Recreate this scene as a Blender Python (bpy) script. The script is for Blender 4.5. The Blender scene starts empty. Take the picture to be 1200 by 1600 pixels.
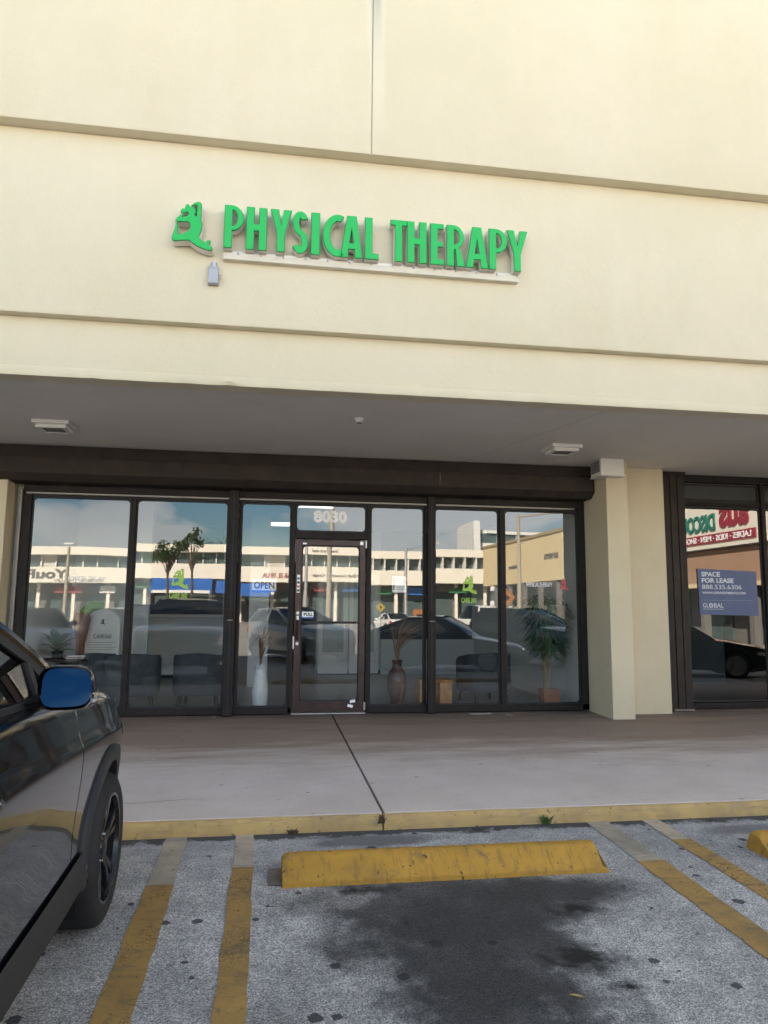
import bpy, bmesh, math, random
import numpy as np
from mathutils import Vector, Matrix
from mathutils.geometry import tessellate_polygon
R = math.radians
random.seed(7)
sc = bpy.context.scene
COL = sc.collection

# ------------------------------------------------------------------ camera
cam_d = bpy.data.cameras.new('camera'); cam = bpy.data.objects.new('camera', cam_d); COL.objects.link(cam)
sc.camera = cam
cam_d.sensor_fit = 'VERTICAL'; cam_d.sensor_height = 24.0; cam_d.lens = 24.0*1150/1600
cam_d.clip_start = 0.05; cam_d.clip_end = 2000
PITCH, YAW, ROLL = R(7.4), R(8.85), R(-0.5)
fwd = Vector((math.sin(YAW)*math.cos(PITCH), math.cos(YAW)*math.cos(PITCH), math.sin(PITCH)))
right = Vector((math.cos(YAW), -math.sin(YAW), 0)); down = fwd.cross(right)
r2 = right*math.cos(ROLL)+down*math.sin(ROLL); d2 = -right*math.sin(ROLL)+down*math.cos(ROLL)
cam.matrix_world = Matrix.Translation((0, -9.84, 1.38)) @ Matrix((r2, -d2, -fwd)).transposed().to_4x4()

# ------------------------------------------------------------------ sky and sun
SUN_EL, SUN_AZ = R(27), R(-33)          # azimuth measured from +Y towards +X: behind the shops, to the left
w = bpy.data.worlds.new('World'); sc.world = w; w.use_nodes = True
nt = w.node_tree; N = nt.nodes; N.clear()
sky = N.new('ShaderNodeTexSky'); sky.sky_type = 'NISHITA'; sky.sun_disc = False
sky.sun_elevation = SUN_EL; sky.sun_rotation = SUN_AZ
sky.air_density = 1.0; sky.dust_density = .15; sky.ozone_density = 1.6
tc = N.new('ShaderNodeTexCoord')
mp = N.new('ShaderNodeMapping'); mp.inputs['Scale'].default_value = (1, 1, 2.4)
nz = N.new('ShaderNodeTexNoise'); nz.inputs['Scale'].default_value = 5.5; nz.inputs['Detail'].default_value = 7; nz.inputs['Roughness'].default_value = .55
cr = N.new('ShaderNodeValToRGB'); cr.color_ramp.elements[0].position = .43; cr.color_ramp.elements[1].position = .53
mx = N.new('ShaderNodeMix'); mx.data_type = 'RGBA'
hs = N.new('ShaderNodeHueSaturation'); hs.inputs['Saturation'].default_value = .22; hs.inputs['Value'].default_value = .80
bg = N.new('ShaderNodeBackground'); bg.inputs['Strength'].default_value = .072
out = N.new('ShaderNodeOutputWorld')
L = nt.links.new
L(tc.outputs['Generated'], mp.inputs['Vector']); L(mp.outputs[0], nz.inputs['Vector']); L(nz.outputs['Fac'], cr.inputs[0])
L(sky.outputs[0], hs.inputs['Color']); hb_ = N.new('ShaderNodeHueSaturation'); hb_.inputs['Saturation'].default_value = 1.4; hb_.inputs['Value'].default_value = .60; L(sky.outputs[0], hb_.inputs['Color']); L(hb_.outputs[0], mx.inputs[6]); L(hs.outputs[0], mx.inputs[7]); L(cr.outputs[0], mx.inputs[0])
L(mx.outputs[2], bg.inputs['Color']); L(bg.outputs[0], out.inputs['Surface'])
sun_d = bpy.data.lights.new('sun', 'SUN'); sun_d.energy = 5.0; sun_d.angle = R(.53); sun_d.color = (1, .90, .76)
sun = bpy.data.objects.new('sun', sun_d); COL.objects.link(sun)
to_sun = Vector((math.sin(SUN_AZ)*math.cos(SUN_EL), math.cos(SUN_AZ)*math.cos(SUN_EL), math.sin(SUN_EL)))
sun.rotation_euler = to_sun.to_track_quat('Z', 'Y').to_euler()
sun.location = to_sun*60
vs = sc.view_settings; vs.view_transform = 'Standard'; vs.look = 'None'; vs.gamma = 1; vs.use_curve_mapping = False
vs.exposure = 3.08
sc.render.engine = 'CYCLES'
cy = sc.cycles; cy.use_denoising = True; cy.max_bounces = 8; cy.transparent_max_bounces = 16; cy.diffuse_bounces = 4; cy.glossy_bounces = 4
cy.sample_clamp_indirect = 6; cy.caustics_reflective = False; cy.caustics_refractive = False

# ------------------------------------------------------------------ materials
MATS = {}
def new_mat(name):
    m = bpy.data.materials.new(name); m.use_nodes = True
    MATS[name] = m
    return m, m.node_tree.nodes, m.node_tree.links.new, m.node_tree.nodes['Principled BSDF']
def mat(name, col, rough=.6, metal=0, var=.08, scale=6., bump=0, bscale=80., emit=None, estr=0, coat=0, spec=None, fine=0):
    """procedural paint: base colour with noise variation, optional fine relief"""
    if name in MATS: return MATS[name]
    m, n, l, b = new_mat(name)
    t = n.new('ShaderNodeTexCoord')
    b.inputs['Roughness'].default_value = rough; b.inputs['Metallic'].default_value = metal
    if spec is not None: b.inputs['Specular IOR Level'].default_value = spec
    if coat: b.inputs['Coat Weight'].default_value = coat; b.inputs['Coat Roughness'].default_value = .03
    z = n.new('ShaderNodeTexNoise'); z.inputs['Scale'].default_value = scale; z.inputs['Detail'].default_value = 6
    l(t.outputs['Object'], z.inputs['Vector'])
    c = n.new('ShaderNodeValToRGB')
    c.color_ramp.elements[0].position = .3; c.color_ramp.elements[1].position = .7
    c.color_ramp.elements[0].color = (*[max(0, v*(1-var)) for v in col], 1); c.color_ramp.elements[1].color = (*[min(1, v*(1+var)) for v in col], 1)
    l(z.outputs['Fac'], c.inputs[0]); l(c.outputs[0], b.inputs['Base Color'])
    if bump:
        z2 = n.new('ShaderNodeTexNoise'); z2.inputs['Scale'].default_value = bscale; z2.inputs['Detail'].default_value = 5
        l(t.outputs['Object'], z2.inputs['Vector'])
        bp = n.new('ShaderNodeBump'); bp.inputs['Strength'].default_value = bump; bp.inputs['Distance'].default_value = .01
        l(z2.outputs['Fac'], bp.inputs['Height']); l(bp.outputs[0], b.inputs['Normal'])
    if emit:
        b.inputs['Emission Color'].default_value = (*emit, 1); b.inputs['Emission Strength'].default_value = estr
    return m

def glass_mat(name, tint, refl=.1, bumpy=0):
    """pane: tinted transmission, mirror reflection rising towards grazing angles"""
    m, n, l, b = new_mat(name); n.remove(b)
    o = n['Material Output']
    tr = n.new('ShaderNodeBsdfTransparent'); tr.inputs[0].default_value = (*tint, 1)
    gl = n.new('ShaderNodeBsdfGlossy'); gl.inputs['Roughness'].default_value = 0.0; gl.inputs[0].default_value = (1, 1, 1, 1)
    lw = n.new('ShaderNodeLayerWeight'); lw.inputs[0].default_value = .5
    p = n.new('ShaderNodeMath'); p.operation = 'POWER'; p.inputs[1].default_value = 5
    q = n.new('ShaderNodeMath'); q.operation = 'MULTIPLY_ADD'; q.inputs[1].default_value = 1-refl; q.inputs[2].default_value = refl
    mix = n.new('ShaderNodeMixShader')
    l(lw.outputs['Facing'], p.inputs[0]); l(p.outputs[0], q.inputs[0]); l(q.outputs[0], mix.inputs[0])
    l(tr.outputs[0], mix.inputs[1]); l(gl.outputs[0], mix.inputs[2]); l(mix.outputs[0], o.inputs['Surface'])
    if bumpy:
        t = n.new('ShaderNodeTexCoord'); z = n.new('ShaderNodeTexNoise'); z.inputs['Scale'].default_value = .8; z.inputs['Detail'].default_value = 0
        bp = n.new('ShaderNodeBump'); bp.inputs['Strength'].default_value = 1; bp.inputs['Distance'].default_value = bumpy
        l(t.outputs['Object'], z.inputs['Vector']); l(z.outputs['Fac'], bp.inputs['Height']); l(bp.outputs[0], gl.inputs['Normal'])
    return m

glass = glass_mat('storefront_glass', (.86, .89, .89), .092, .0012)
m_, n_, l_, b_ = new_mat('glass_back'); n_.remove(b_); t_ = n_.new('ShaderNodeBsdfTransparent'); l_(t_.outputs[0], n_['Material Output'].inputs['Surface'])
glass_back = m_
tint_glass = glass_mat('dark_window_glass', (.30, .33, .34), .10, .001)
car_glass = glass_mat('car_glass', (.22, .26, .25), .09)

def stucco(name, col, var=.05):
    m, n, l, b = new_mat(name)
    t = n.new('ShaderNodeTexCoord'); b.inputs['Roughness'].default_value = .9; b.inputs['Specular IOR Level'].default_value = .2
    a = n.new('ShaderNodeTexNoise'); a.inputs['Scale'].default_value = .7; a.inputs['Detail'].default_value = 8; a.inputs['Roughness'].default_value = .65
    mp = n.new('ShaderNodeMapping'); mp.inputs['Scale'].default_value = (2.2, 2.2, .35)
    st = n.new('ShaderNodeTexNoise'); st.inputs['Scale'].default_value = 2.6; st.inputs['Detail'].default_value = 5
    l(t.outputs['Object'], a.inputs['Vector']); l(t.outputs['Object'], mp.inputs['Vector']); l(mp.outputs[0], st.inputs['Vector'])
    ad = n.new('ShaderNodeMath'); ad.operation = 'MULTIPLY_ADD'; ad.inputs[1].default_value = .2; l(st.outputs['Fac'], ad.inputs[0]); l(a.outputs['Fac'], ad.inputs[2])
    c = n.new('ShaderNodeValToRGB'); c.color_ramp.elements[0].position = .40; c.color_ramp.elements[1].position = .72
    dk = [v*(1-var*1.5) for v in col]; dk[2] *= .96
    c.color_ramp.elements[0].color = (*dk, 1); c.color_ramp.elements[1].color = (*col, 1)
    sub = n.new('ShaderNodeMath'); sub.operation = 'MULTIPLY'; sub.inputs[1].default_value = .85; l(ad.outputs[0], sub.inputs[0])
    l(sub.outputs[0], c.inputs[0]); l(c.outputs[0], b.inputs['Base Color'])
    f1 = n.new('ShaderNodeTexNoise'); f1.inputs['Scale'].default_value = 38; f1.inputs['Detail'].default_value = 6; f1.inputs['Roughness'].default_value = .7
    f2 = n.new('ShaderNodeTexNoise'); f2.inputs['Scale'].default_value = 3.5; f2.inputs['Detail'].default_value = 3
    l(t.outputs['Object'], f1.inputs['Vector']); l(t.outputs['Object'], f2.inputs['Vector'])
    s = n.new('ShaderNodeMath'); s.operation = 'MULTIPLY_ADD'; s.inputs[1].default_value = 2.5; l(f2.outputs['Fac'], s.inputs[0]); l(f1.outputs['Fac'], s.inputs[2])
    bp = n.new('ShaderNodeBump'); bp.inputs['Strength'].default_value = .35; bp.inputs['Distance'].default_value = .008
    l(s.outputs[0], bp.inputs['Height']); l(bp.outputs[0], b.inputs['Normal'])
    return m
cream = stucco('cream_stucco', (.735, .665, .51), .045)
cream2 = stucco('cream_stucco_pillar', (.68, .60, .435), .08)
soffit_m = stucco('soffit_paint', (.82, .78, .735), .07)
white_stucco = stucco('white_stucco', (.84, .79, .70))
ochre_stucco = stucco('ochre_stucco', (.74, .60, .36))
peach_stucco = stucco('peach_stucco', (.42, .27, .19))

bronze = mat('bronze_aluminium', (.020, .016, .0145), .6, 0, .2, 9, spec=.22)
black_m = mat('black_rubber', (.012, .012, .013), .6)
shutter_m = mat('dark_brown_metal', (.038, .031, .026), .65, 0, .2, 5, spec=.22)
steel = mat('brushed_steel', (.45, .45, .46), .35, .9)
alu = mat('aluminium_strip', (.22, .20, .175), .4, .4)
white_p = mat('white_paint', (.74, .73, .70), .5, 0, .04)
int_wall = mat('interior_white_wall', (.58, .60, .60), .7, 0, .03, 2)
grey_p = mat('grey_plastic', (.35, .36, .38), .45)

# ------------------------------------------------------------------ mesh helpers
class MB:
    def __init__(s): s.v = []; s.f = []; s.mi = []
    def add(s, verts, faces, mi=0):
        k = len(s.v); s.v += [tuple(p) for p in verts]; s.f += [tuple(i+k for i in f) for f in faces]; s.mi += [mi]*len(faces); return s
    def box(s, x0, x1, y0, y1, z0, z1, mi=0):
        return s.add([(x0,y0,z0),(x1,y0,z0),(x1,y1,z0),(x0,y1,z0),(x0,y0,z1),(x1,y0,z1),(x1,y1,z1),(x0,y1,z1)],
                     [(0,3,2,1),(4,5,6,7),(0,1,5,4),(1,2,6,5),(2,3,7,6),(3,0,4,7)], mi)
    def loops(s, loops, fn, d0, d1, mi=0, mside=None):
        """solid from 2-D loops (first outer, then holes): fn(u,v,d)->xyz ; front at d0, back at d1"""
        P = [[Vector((a, b, 0)) for a, b in lp] for lp in loops]
        tris = tessellate_polygon(P); flat = [p for lp in loops for p in lp]; n = len(flat)
        ar = lambda t: (flat[t[1]][0]-flat[t[0]][0])*(flat[t[2]][1]-flat[t[0]][1])-(flat[t[2]][0]-flat[t[0]][0])*(flat[t[1]][1]-flat[t[0]][1])
        tr = [t if ar(t) > 0 else (t[0], t[2], t[1]) for t in tris]
        s.add([fn(a, b, d0) for a, b in flat]+[fn(a, b, d1) for a, b in flat], [t for t in tr]+[(t[0]+n, t[2]+n, t[1]+n) for t in tr], mi)
        k = len(s.v)-2*n; off = 0
        ms = mi if mside is None else mside
        for q, lp in enumerate(loops):
            A = sum(lp[i][0]*lp[(i+1)%len(lp)][1]-lp[(i+1)%len(lp)][0]*lp[i][1] for i in range(len(lp)))
            ccw = A > 0
            for i in range(len(lp)):
                a, b = k+off+i, k+off+(i+1)%len(lp)
                if (q == 0) != ccw: a, b = b, a
                s.f.append((a, a+n, b+n, b)); s.mi.append(ms)
            off += len(lp)
        return s
    def lathe(s, prof, n=24, c=(0,0,0), axis='z', mi=0, cap=True):
        V = []
        for r, h in prof:
            for i in range(n):
                a = 2*math.pi*i/n; x, y = r*math.cos(a), r*math.sin(a)
                V.append({'z': (c[0]+x, c[1]+y, c[2]+h), 'x': (c[0]+h, c[1]+x, c[2]+y), 'y': (c[0]+y, c[1]+h, c[2]+x)}[axis])
        F = []
        for j in range(len(prof)-1):
            for i in range(n): F.append((j*n+i, j*n+(i+1)%n, (j+1)*n+(i+1)%n, (j+1)*n+i))
        if cap: F.append(tuple(reversed(range(n)))); F.append(tuple((len(prof)-1)*n+i for i in range(n)))
        return s.add(V, F, mi)
    def tube(s, pts, r, n=8, mi=0):
        pts = [Vector(p) for p in pts]; V = []; m = len(pts)
        rr = r if isinstance(r, (list, tuple)) else [r]*m
        up = Vector((.13, .31, .94))
        for i, p in enumerate(pts):
            d = (pts[min(i+1, m-1)]-pts[max(i-1, 0)]).normalized()
            a = d.cross(up); a = a.normalized() if a.length > 1e-4 else Vector((1, 0, 0)); b = d.cross(a)
            for k in range(n):
                t = 2*math.pi*k/n; V.append(p+(a*math.cos(t)+b*math.sin(t))*rr[i])
        F = [(j*n+i, j*n+(i+1)%n, (j+1)*n+(i+1)%n, (j+1)*n+i) for j in range(m-1) for i in range(n)]
        F += [tuple(reversed(range(n))), tuple((m-1)*n+i for i in range(n))]
        return s.add(V, F, mi)
    def grid(s, P, mi=0, flip=False, skip=None):
        """P[i][j] of points"""
        a, b = len(P), len(P[0]); F = []
        for i in range(a-1):
            for j in range(b-1):
                if skip and skip(i, j): continue
                q = (i*b+j, i*b+j+1, (i+1)*b+j+1, (i+1)*b+j); F.append(q[::-1] if flip else q)
        return s.add([p for r in P for p in r], F, mi)
    def build(s, name, mats, parent=None, smooth=False, bevel=0, loc=None, rot=None, ang=35, clean=False):
        me = bpy.data.meshes.new(name); me.from_pydata([tuple(map(float, p)) for p in s.v], [], s.f)
        for m in (mats if isinstance(mats, (list, tuple)) else [mats]): me.materials.append(m)
        me.polygons.foreach_set('material_index', s.mi)
        if clean:
            bm = bmesh.new(); bm.from_mesh(me); bmesh.ops.remove_doubles(bm, verts=bm.verts, dist=1e-5); bmesh.ops.recalc_face_normals(bm, faces=bm.faces); bm.to_mesh(me); bm.free()
        if smooth:
            me.polygons.foreach_set('use_smooth', [True]*len(me.polygons)); me.set_sharp_from_angle(angle=R(ang))
        me.update()
        o = bpy.data.objects.new(name, me); COL.objects.link(o)
        if bevel:
            b = o.modifiers.new('bevel', 'BEVEL'); b.width = bevel; b.segments = 2; b.limit_method = 'ANGLE'
        if parent: o.parent = parent
        if loc: o.location = loc
        if rot: o.rotation_euler = rot
        return o
def tag(o, label, cat, group=None, kind=None):
    o['label'] = label
    if cat: o['category'] = cat
    if group: o['group'] = group
    if kind: o['kind'] = kind
    return o
def struct(o): o['kind'] = 'structure'; return o
def thing(name, label, cat, loc=(0,0,0), rz=0, group=None):
    o = bpy.data.objects.new(name, None); o.empty_display_size = .2; COL.objects.link(o); o.location = loc; o.rotation_euler = (0, 0, rz)
    return tag(o, label, cat, group)
def box(name, m, parent, x0, x1, y0, y1, z0, z1, bevel=0): return MB().box(x0, x1, y0, y1, z0, z1).build(name, m, parent, bevel=bevel)
XZ = lambda y: (lambda u, v, d: (u, y+d, v))       # front faces -y
def text(name, body, m, parent, fn, h, w=None, bold=0, depth=.003, align='LEFT', space=1.0):
    """lettering as thin solid; fn(u,v,d)->xyz, cap height h, optional total width w"""
    c = bpy.data.curves.new(name, 'FONT'); c.body = body; c.size = 1; c.offset = bold; c.extrude = .5; c.resolution_u = 3; c.space_character = space
    t = bpy.data.objects.new(name, c); COL.objects.link(t)
    dg = bpy.context.evaluated_depsgraph_get(); me = bpy.data.meshes.new_from_object(t.evaluated_get(dg))
    bpy.data.objects.remove(t); bpy.data.curves.remove(c)
    co = np.empty(len(me.vertices)*3); me.vertices.foreach_get('co', co); co = co.reshape(-1, 3)
    x0, x1 = co[:, 0].min(), co[:, 0].max(); y0, y1 = co[:, 1].min(), co[:, 1].max()
    s = h/(y1-y0); sx = (w/(x1-x0)) if w else s
    for v, p in zip(me.vertices, co):
        u = (p[0]-x0)*sx
        if align == 'CENTER': u -= (x1-x0)*sx/2
        v.co = fn(u, (p[1]-y0)*s, (.5-p[2])*depth)
    me.materials.clear(); me.materials.append(m); me.update()
    bm = bmesh.new(); bm.from_mesh(me); bmesh.ops.recalc_face_normals(bm, faces=bm.faces); bm.to_mesh(me); bm.free()
    o = bpy.data.objects.new(name, me); COL.objects.link(o)
    if parent: o.parent = parent
    return o
def copy_tree(o, parent=None):
    c = o.copy(); COL.objects.link(c); c.parent = parent
    for ch in list(o.children): copy_tree(ch, c)
    return c

# ------------------------------------------------------------------ ground materials
def asphalt_mat():
    m, n, l, b = new_mat('worn_asphalt'); b.inputs['Roughness'].default_value = .85
    t = n.new('ShaderNodeTexCoord'); P = t.outputs['Object']
    def noise(s, d=5, r=.5): z = n.new('ShaderNodeTexNoise'); z.inputs['Scale'].default_value = s; z.inputs['Detail'].default_value = d; z.inputs['Roughness'].default_value = r; l(P, z.inputs['Vector']); return z.outputs['Fac']
    def ramp(src, a, b_, ca, cb): c = n.new('ShaderNodeValToRGB'); e = c.color_ramp.elements; e[0].position = a; e[1].position = b_; e[0].color = (*ca, 1); e[1].color = (*cb, 1); l(src, c.inputs[0]); return c.outputs[0]
    def mixc(fac, A, B, mode='MIX'):
        x = n.new('ShaderNodeMix'); x.data_type = 'RGBA'; x.blend_type = mode
        if isinstance(fac, float): x.inputs[0].default_value = fac
        else: l(fac, x.inputs[0])
        for k, q in ((6, A), (7, B)):
            if isinstance(q, tuple): x.inputs[k].default_value = (*q, 1)
            else: l(q, x.inputs[k])
        return x.outputs[2]
    def M(op, a, b_=None, clamp=False):
        q = n.new('ShaderNodeMath'); q.operation = op; q.use_clamp = clamp
        for k, v in ((0, a), (1, b_)):
            if v is None: continue
            if isinstance(v, (int, float)): q.inputs[k].default_value = v
            else: l(v, q.inputs[k])
        return q.outputs[0]
    base = ramp(noise(1.1, 8, .65), .35, .68, (.35, .33, .30), (.60, .57, .525))
    # aggregate: pale stones in dark binder
    vo = n.new('ShaderNodeTexVoronoi'); vo.inputs['Scale'].default_value = 190; l(P, vo.inputs['Vector'])
    sp = n.new('ShaderNodeSeparateColor'); l(vo.outputs['Color'], sp.inputs[0])
    agg = ramp(sp.outputs[0], .15, .9, (.42, .42, .43), (1.52, 1.52, 1.5))
    base = mixc(.9, base, agg, 'MULTIPLY')
    base = mixc(.38, base, ramp(noise(75, 5, .7), .40, .60, (.55, .55, .56), (1.25, 1.25, 1.24)), 'MULTIPLY')
    base = mixc(.55, base, ramp(noise(7, 6, .7), .38, .62, (.62, .62, .63), (1.2, 1.2, 1.2)), 'MULTIPLY')
    grit = ramp(noise(300, 2), .36, .62, (.50, .50, .50), (1.3, 1.3, 1.3))
    base = mixc(.8, base, grit, 'MULTIPLY')
    spx = n.new('ShaderNodeSeparateXYZ'); l(P, spx.inputs[0]); X, Y = spx.outputs[0], spx.outputs[1]
    def blob(cx, cy, rx, ry, soft=.35, ns=2.2, amp=.9):
        dx = M('DIVIDE', M('SUBTRACT', X, cx), rx); dy = M('DIVIDE', M('SUBTRACT', Y, cy), ry)
        d = M('SQRT', M('ADD', M('MULTIPLY', dx, dx), M('MULTIPLY', dy, dy)))
        d = M('ADD', d, M('MULTIPLY', M('SUBTRACT', noise(ns, 7, .6), .5), amp))
        return M('DIVIDE', M('SUBTRACT', 1.0+soft/2, d), soft, True)
    dark = mixc(.9, (.042, .039, .036), agg, 'MULTIPLY')
    for a in ((1.05, -5.70, .74, .56, .6, 4, 1.7), (1.05, -6.25, .56, .60, .6, 4, 1.7), (.97, -6.95, .40, .70, .65, 4, 1.8), (1.65, -5.62, .45, .20, .7, 3, 1.6)):
        base = mixc(M('MULTIPLY', blob(*a), .88), base, dark)
    for a in ((1.50, -6.36, .15, .10, .9, 9, 4.5), (1.68, -5.85, .10, .07, 1.4, 12, 4), (1.6, -6.62, .06, .045, 1.4, 14, 4), (.62, -5.48, .12, .05, 1.4, 12, 4)):
        base = mixc(blob(*a), base, (.012, .010, .007))
    # brownish dirt caught between kerb and wheel stop
    base = mixc(M('MULTIPLY', blob(.75, -4.68, .42, .10, .5, 7), .8), base, (.07, .058, .045))
    base = mixc(M('MULTIPLY', blob(3.45, -4.75, .35, .1, .5, 7), .7), base, (.09, .075, .06))
    # pale dust strip in front of the kerb
    ds = M('DIVIDE', M('SUBTRACT', M('ADD', Y, M('MULTIPLY', noise(1.6, 7), .9)), -4.72), .55, True)
    base = mixc(M('MULTIPLY', ds, .30), base, (.30, .30, .31))
    # tar seam at the kerb foot
    kf = M('DIVIDE', M('SUBTRACT', M('ADD', Y, M('MULTIPLY', noise(7, 8, .7), .42)), -4.385), .05, True)
    base = mixc(M('MULTIPLY', kf, .88), base, (.025, .024, .023))
    # chewing-gum spots
    v2 = n.new('ShaderNodeTexVoronoi'); v2.inputs['Scale'].default_value = 7.5; v2.inputs['Randomness'].default_value = 1; l(P, v2.inputs['Vector'])
    s2 = n.new('ShaderNodeSeparateColor'); l(v2.outputs['Color'], s2.inputs[0])
    g = M('MULTIPLY', M('LESS_THAN', M('ADD', v2.outputs['Distance'], M('MULTIPLY', noise(34, 4, .7), .34)), M('MULTIPLY', s2.outputs[1], .45)), M('GREATER_THAN', s2.outputs[0], .35))
    base = mixc(M('MULTIPLY', g, .85), base, (.018, .018, .02))
    v3 = n.new('ShaderNodeTexVoronoi'); v3.inputs['Scale'].default_value = 10; l(P, v3.inputs['Vector']); s3 = n.new('ShaderNodeSeparateColor'); l(v3.outputs['Color'], s3.inputs[0])
    g3 = M('MULTIPLY', M('LESS_THAN', M('ADD', v3.outputs['Distance'], M('MULTIPLY', noise(45, 3), .2)), M('MULTIPLY', s3.outputs[1], .26)), M('GREATER_THAN', M('MULTIPLY', s3.outputs[0], noise(.9, 2)), .33))
    base = mixc(M('MULTIPLY', g3, .8), base, (.03, .03, .032))
    l(base, b.inputs['Base Color'])
    h = M('ADD', M('MULTIPLY', vo.outputs['Distance'], -1.0), M('MULTIPLY', noise(240, 2), .6))
    bp = n.new('ShaderNodeBump'); bp.inputs['Strength'].default_value = .55; bp.inputs['Distance'].default_value = .004
    l(h, bp.inputs['Height']); l(bp.outputs[0], b.inputs['Normal'])
    return m
asphalt = asphalt_mat()

def worn_paint(name, col, under, amount=.5, ns=16., cracks=True, spots=True, streak=(1, 3, 9), sa=.8):
    """old paint: scuffed through to what lies below, with cracks and grime"""
    m, n, l, b = new_mat(name); b.inputs['Roughness'].default_value = .75
    t = n.new('ShaderNodeTexCoord'); P = t.outputs['Object']
    def noise(s, d=6, r=.6): z = n.new('ShaderNodeTexNoise'); z.inputs['Scale'].default_value = s; z.inputs['Detail'].default_value = d; z.inputs['Roughness'].default_value = r; l(P, z.inputs['Vector']); return z.outputs['Fac']
    def mr(src, a, b_): q = n.new('ShaderNodeMapRange'); q.inputs[1].default_value = a; q.inputs[2].default_value = b_; l(src, q.inputs[0]); return q.outputs[0]
    def mixc(fac, A, B):
        x = n.new('ShaderNodeMix'); x.data_type = 'RGBA'; l(fac, x.inputs[0])
        for k, q in ((6, A), (7, B)):
            if isinstance(q, tuple): x.inputs[k].default_value = (*q, 1)
            else: l(q, x.inputs[k])
        return x.outputs[2]
    c = mixc(mr(noise(3), .3, .7), tuple(v*.72 for v in col), col)
    c = mixc(mr(noise(ns, 8, .7), .5+.2*(1-amount), .62+.25*(1-amount)), c, under)
    if cracks:
        v = n.new('ShaderNodeTexVoronoi'); v.feature = 'DISTANCE_TO_EDGE'; v.inputs['Scale'].default_value = 22
        nv = n.new('ShaderNodeTexNoise'); nv.inputs['Scale'].default_value = 14; nv.inputs['Detail'].default_value = 4; l(P, nv.inputs['Vector'])
        av = n.new('ShaderNodeMix'); av.data_type = 'VECTOR'; av.inputs[0].default_value = .14; l(P, av.inputs[4]); l(nv.outputs['Color'], av.inputs[5]); l(av.outputs[1], v.inputs['Vector'])
        k = n.new('ShaderNodeMath'); k.operation = 'MULTIPLY'; l(mr(v.outputs['Distance'], .07, .0), k.inputs[0]); l(mr(noise(2.2), .47, .62), k.inputs[1])
        c = mixc(k.outputs[0], c, tuple(v*.25 for v in under))
    if spots:
        c = mixc(mr(noise(26, 3, .5), .66, .72), c, tuple(v*.45 for v in under))
        mpp = n.new('ShaderNodeMapping'); mpp.inputs['Scale'].default_value = streak; l(P, mpp.inputs['Vector']); zz = n.new('ShaderNodeTexNoise'); zz.inputs['Scale'].default_value = 4; zz.inputs['Detail'].default_value = 8; zz.inputs['Roughness'].default_value = .7; l(mpp.outputs[0], zz.inputs['Vector'])
        c = mixc(mr(zz.outputs['Fac'], .52, .74), c, tuple(v*sa for v in under))
        c = mixc(mr(noise(1.7, 9, .75), .50, .78), c, tuple(v*.75 for v in under))
    l(c, b.inputs['Base Color'])
    bp = n.new('ShaderNodeBump'); bp.inputs['Strength'].default_value = .5; bp.inputs['Distance'].default_value = .004; l(noise(130, 4), bp.inputs['Height']); l(bp.outputs[0], b.inputs['Normal'])
    return m
stripe_m = worn_paint('yellow_line_paint', (.46, .27, .075), (.19, .145, .085), .62)
stripe_old = worn_paint('faded_beige_line_paint', (.56, .45, .32), (.34, .30, .25), .6, 9, False)
stripe_old2 = worn_paint('faded_grey_line_paint', (.46, .39, .28), (.27, .25, .21), .6, 9, False)
kerb_m = worn_paint('yellow_kerb_paint', (.62, .415, .155), (.36, .26, .15), .55, 7, False, True)
stop_m = worn_paint('yellow_wheel_stop_paint', (.62, .33, .04), (.24, .14, .055), .66, 6, False, True, (7, 1.4, 1.4), .75)

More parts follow.
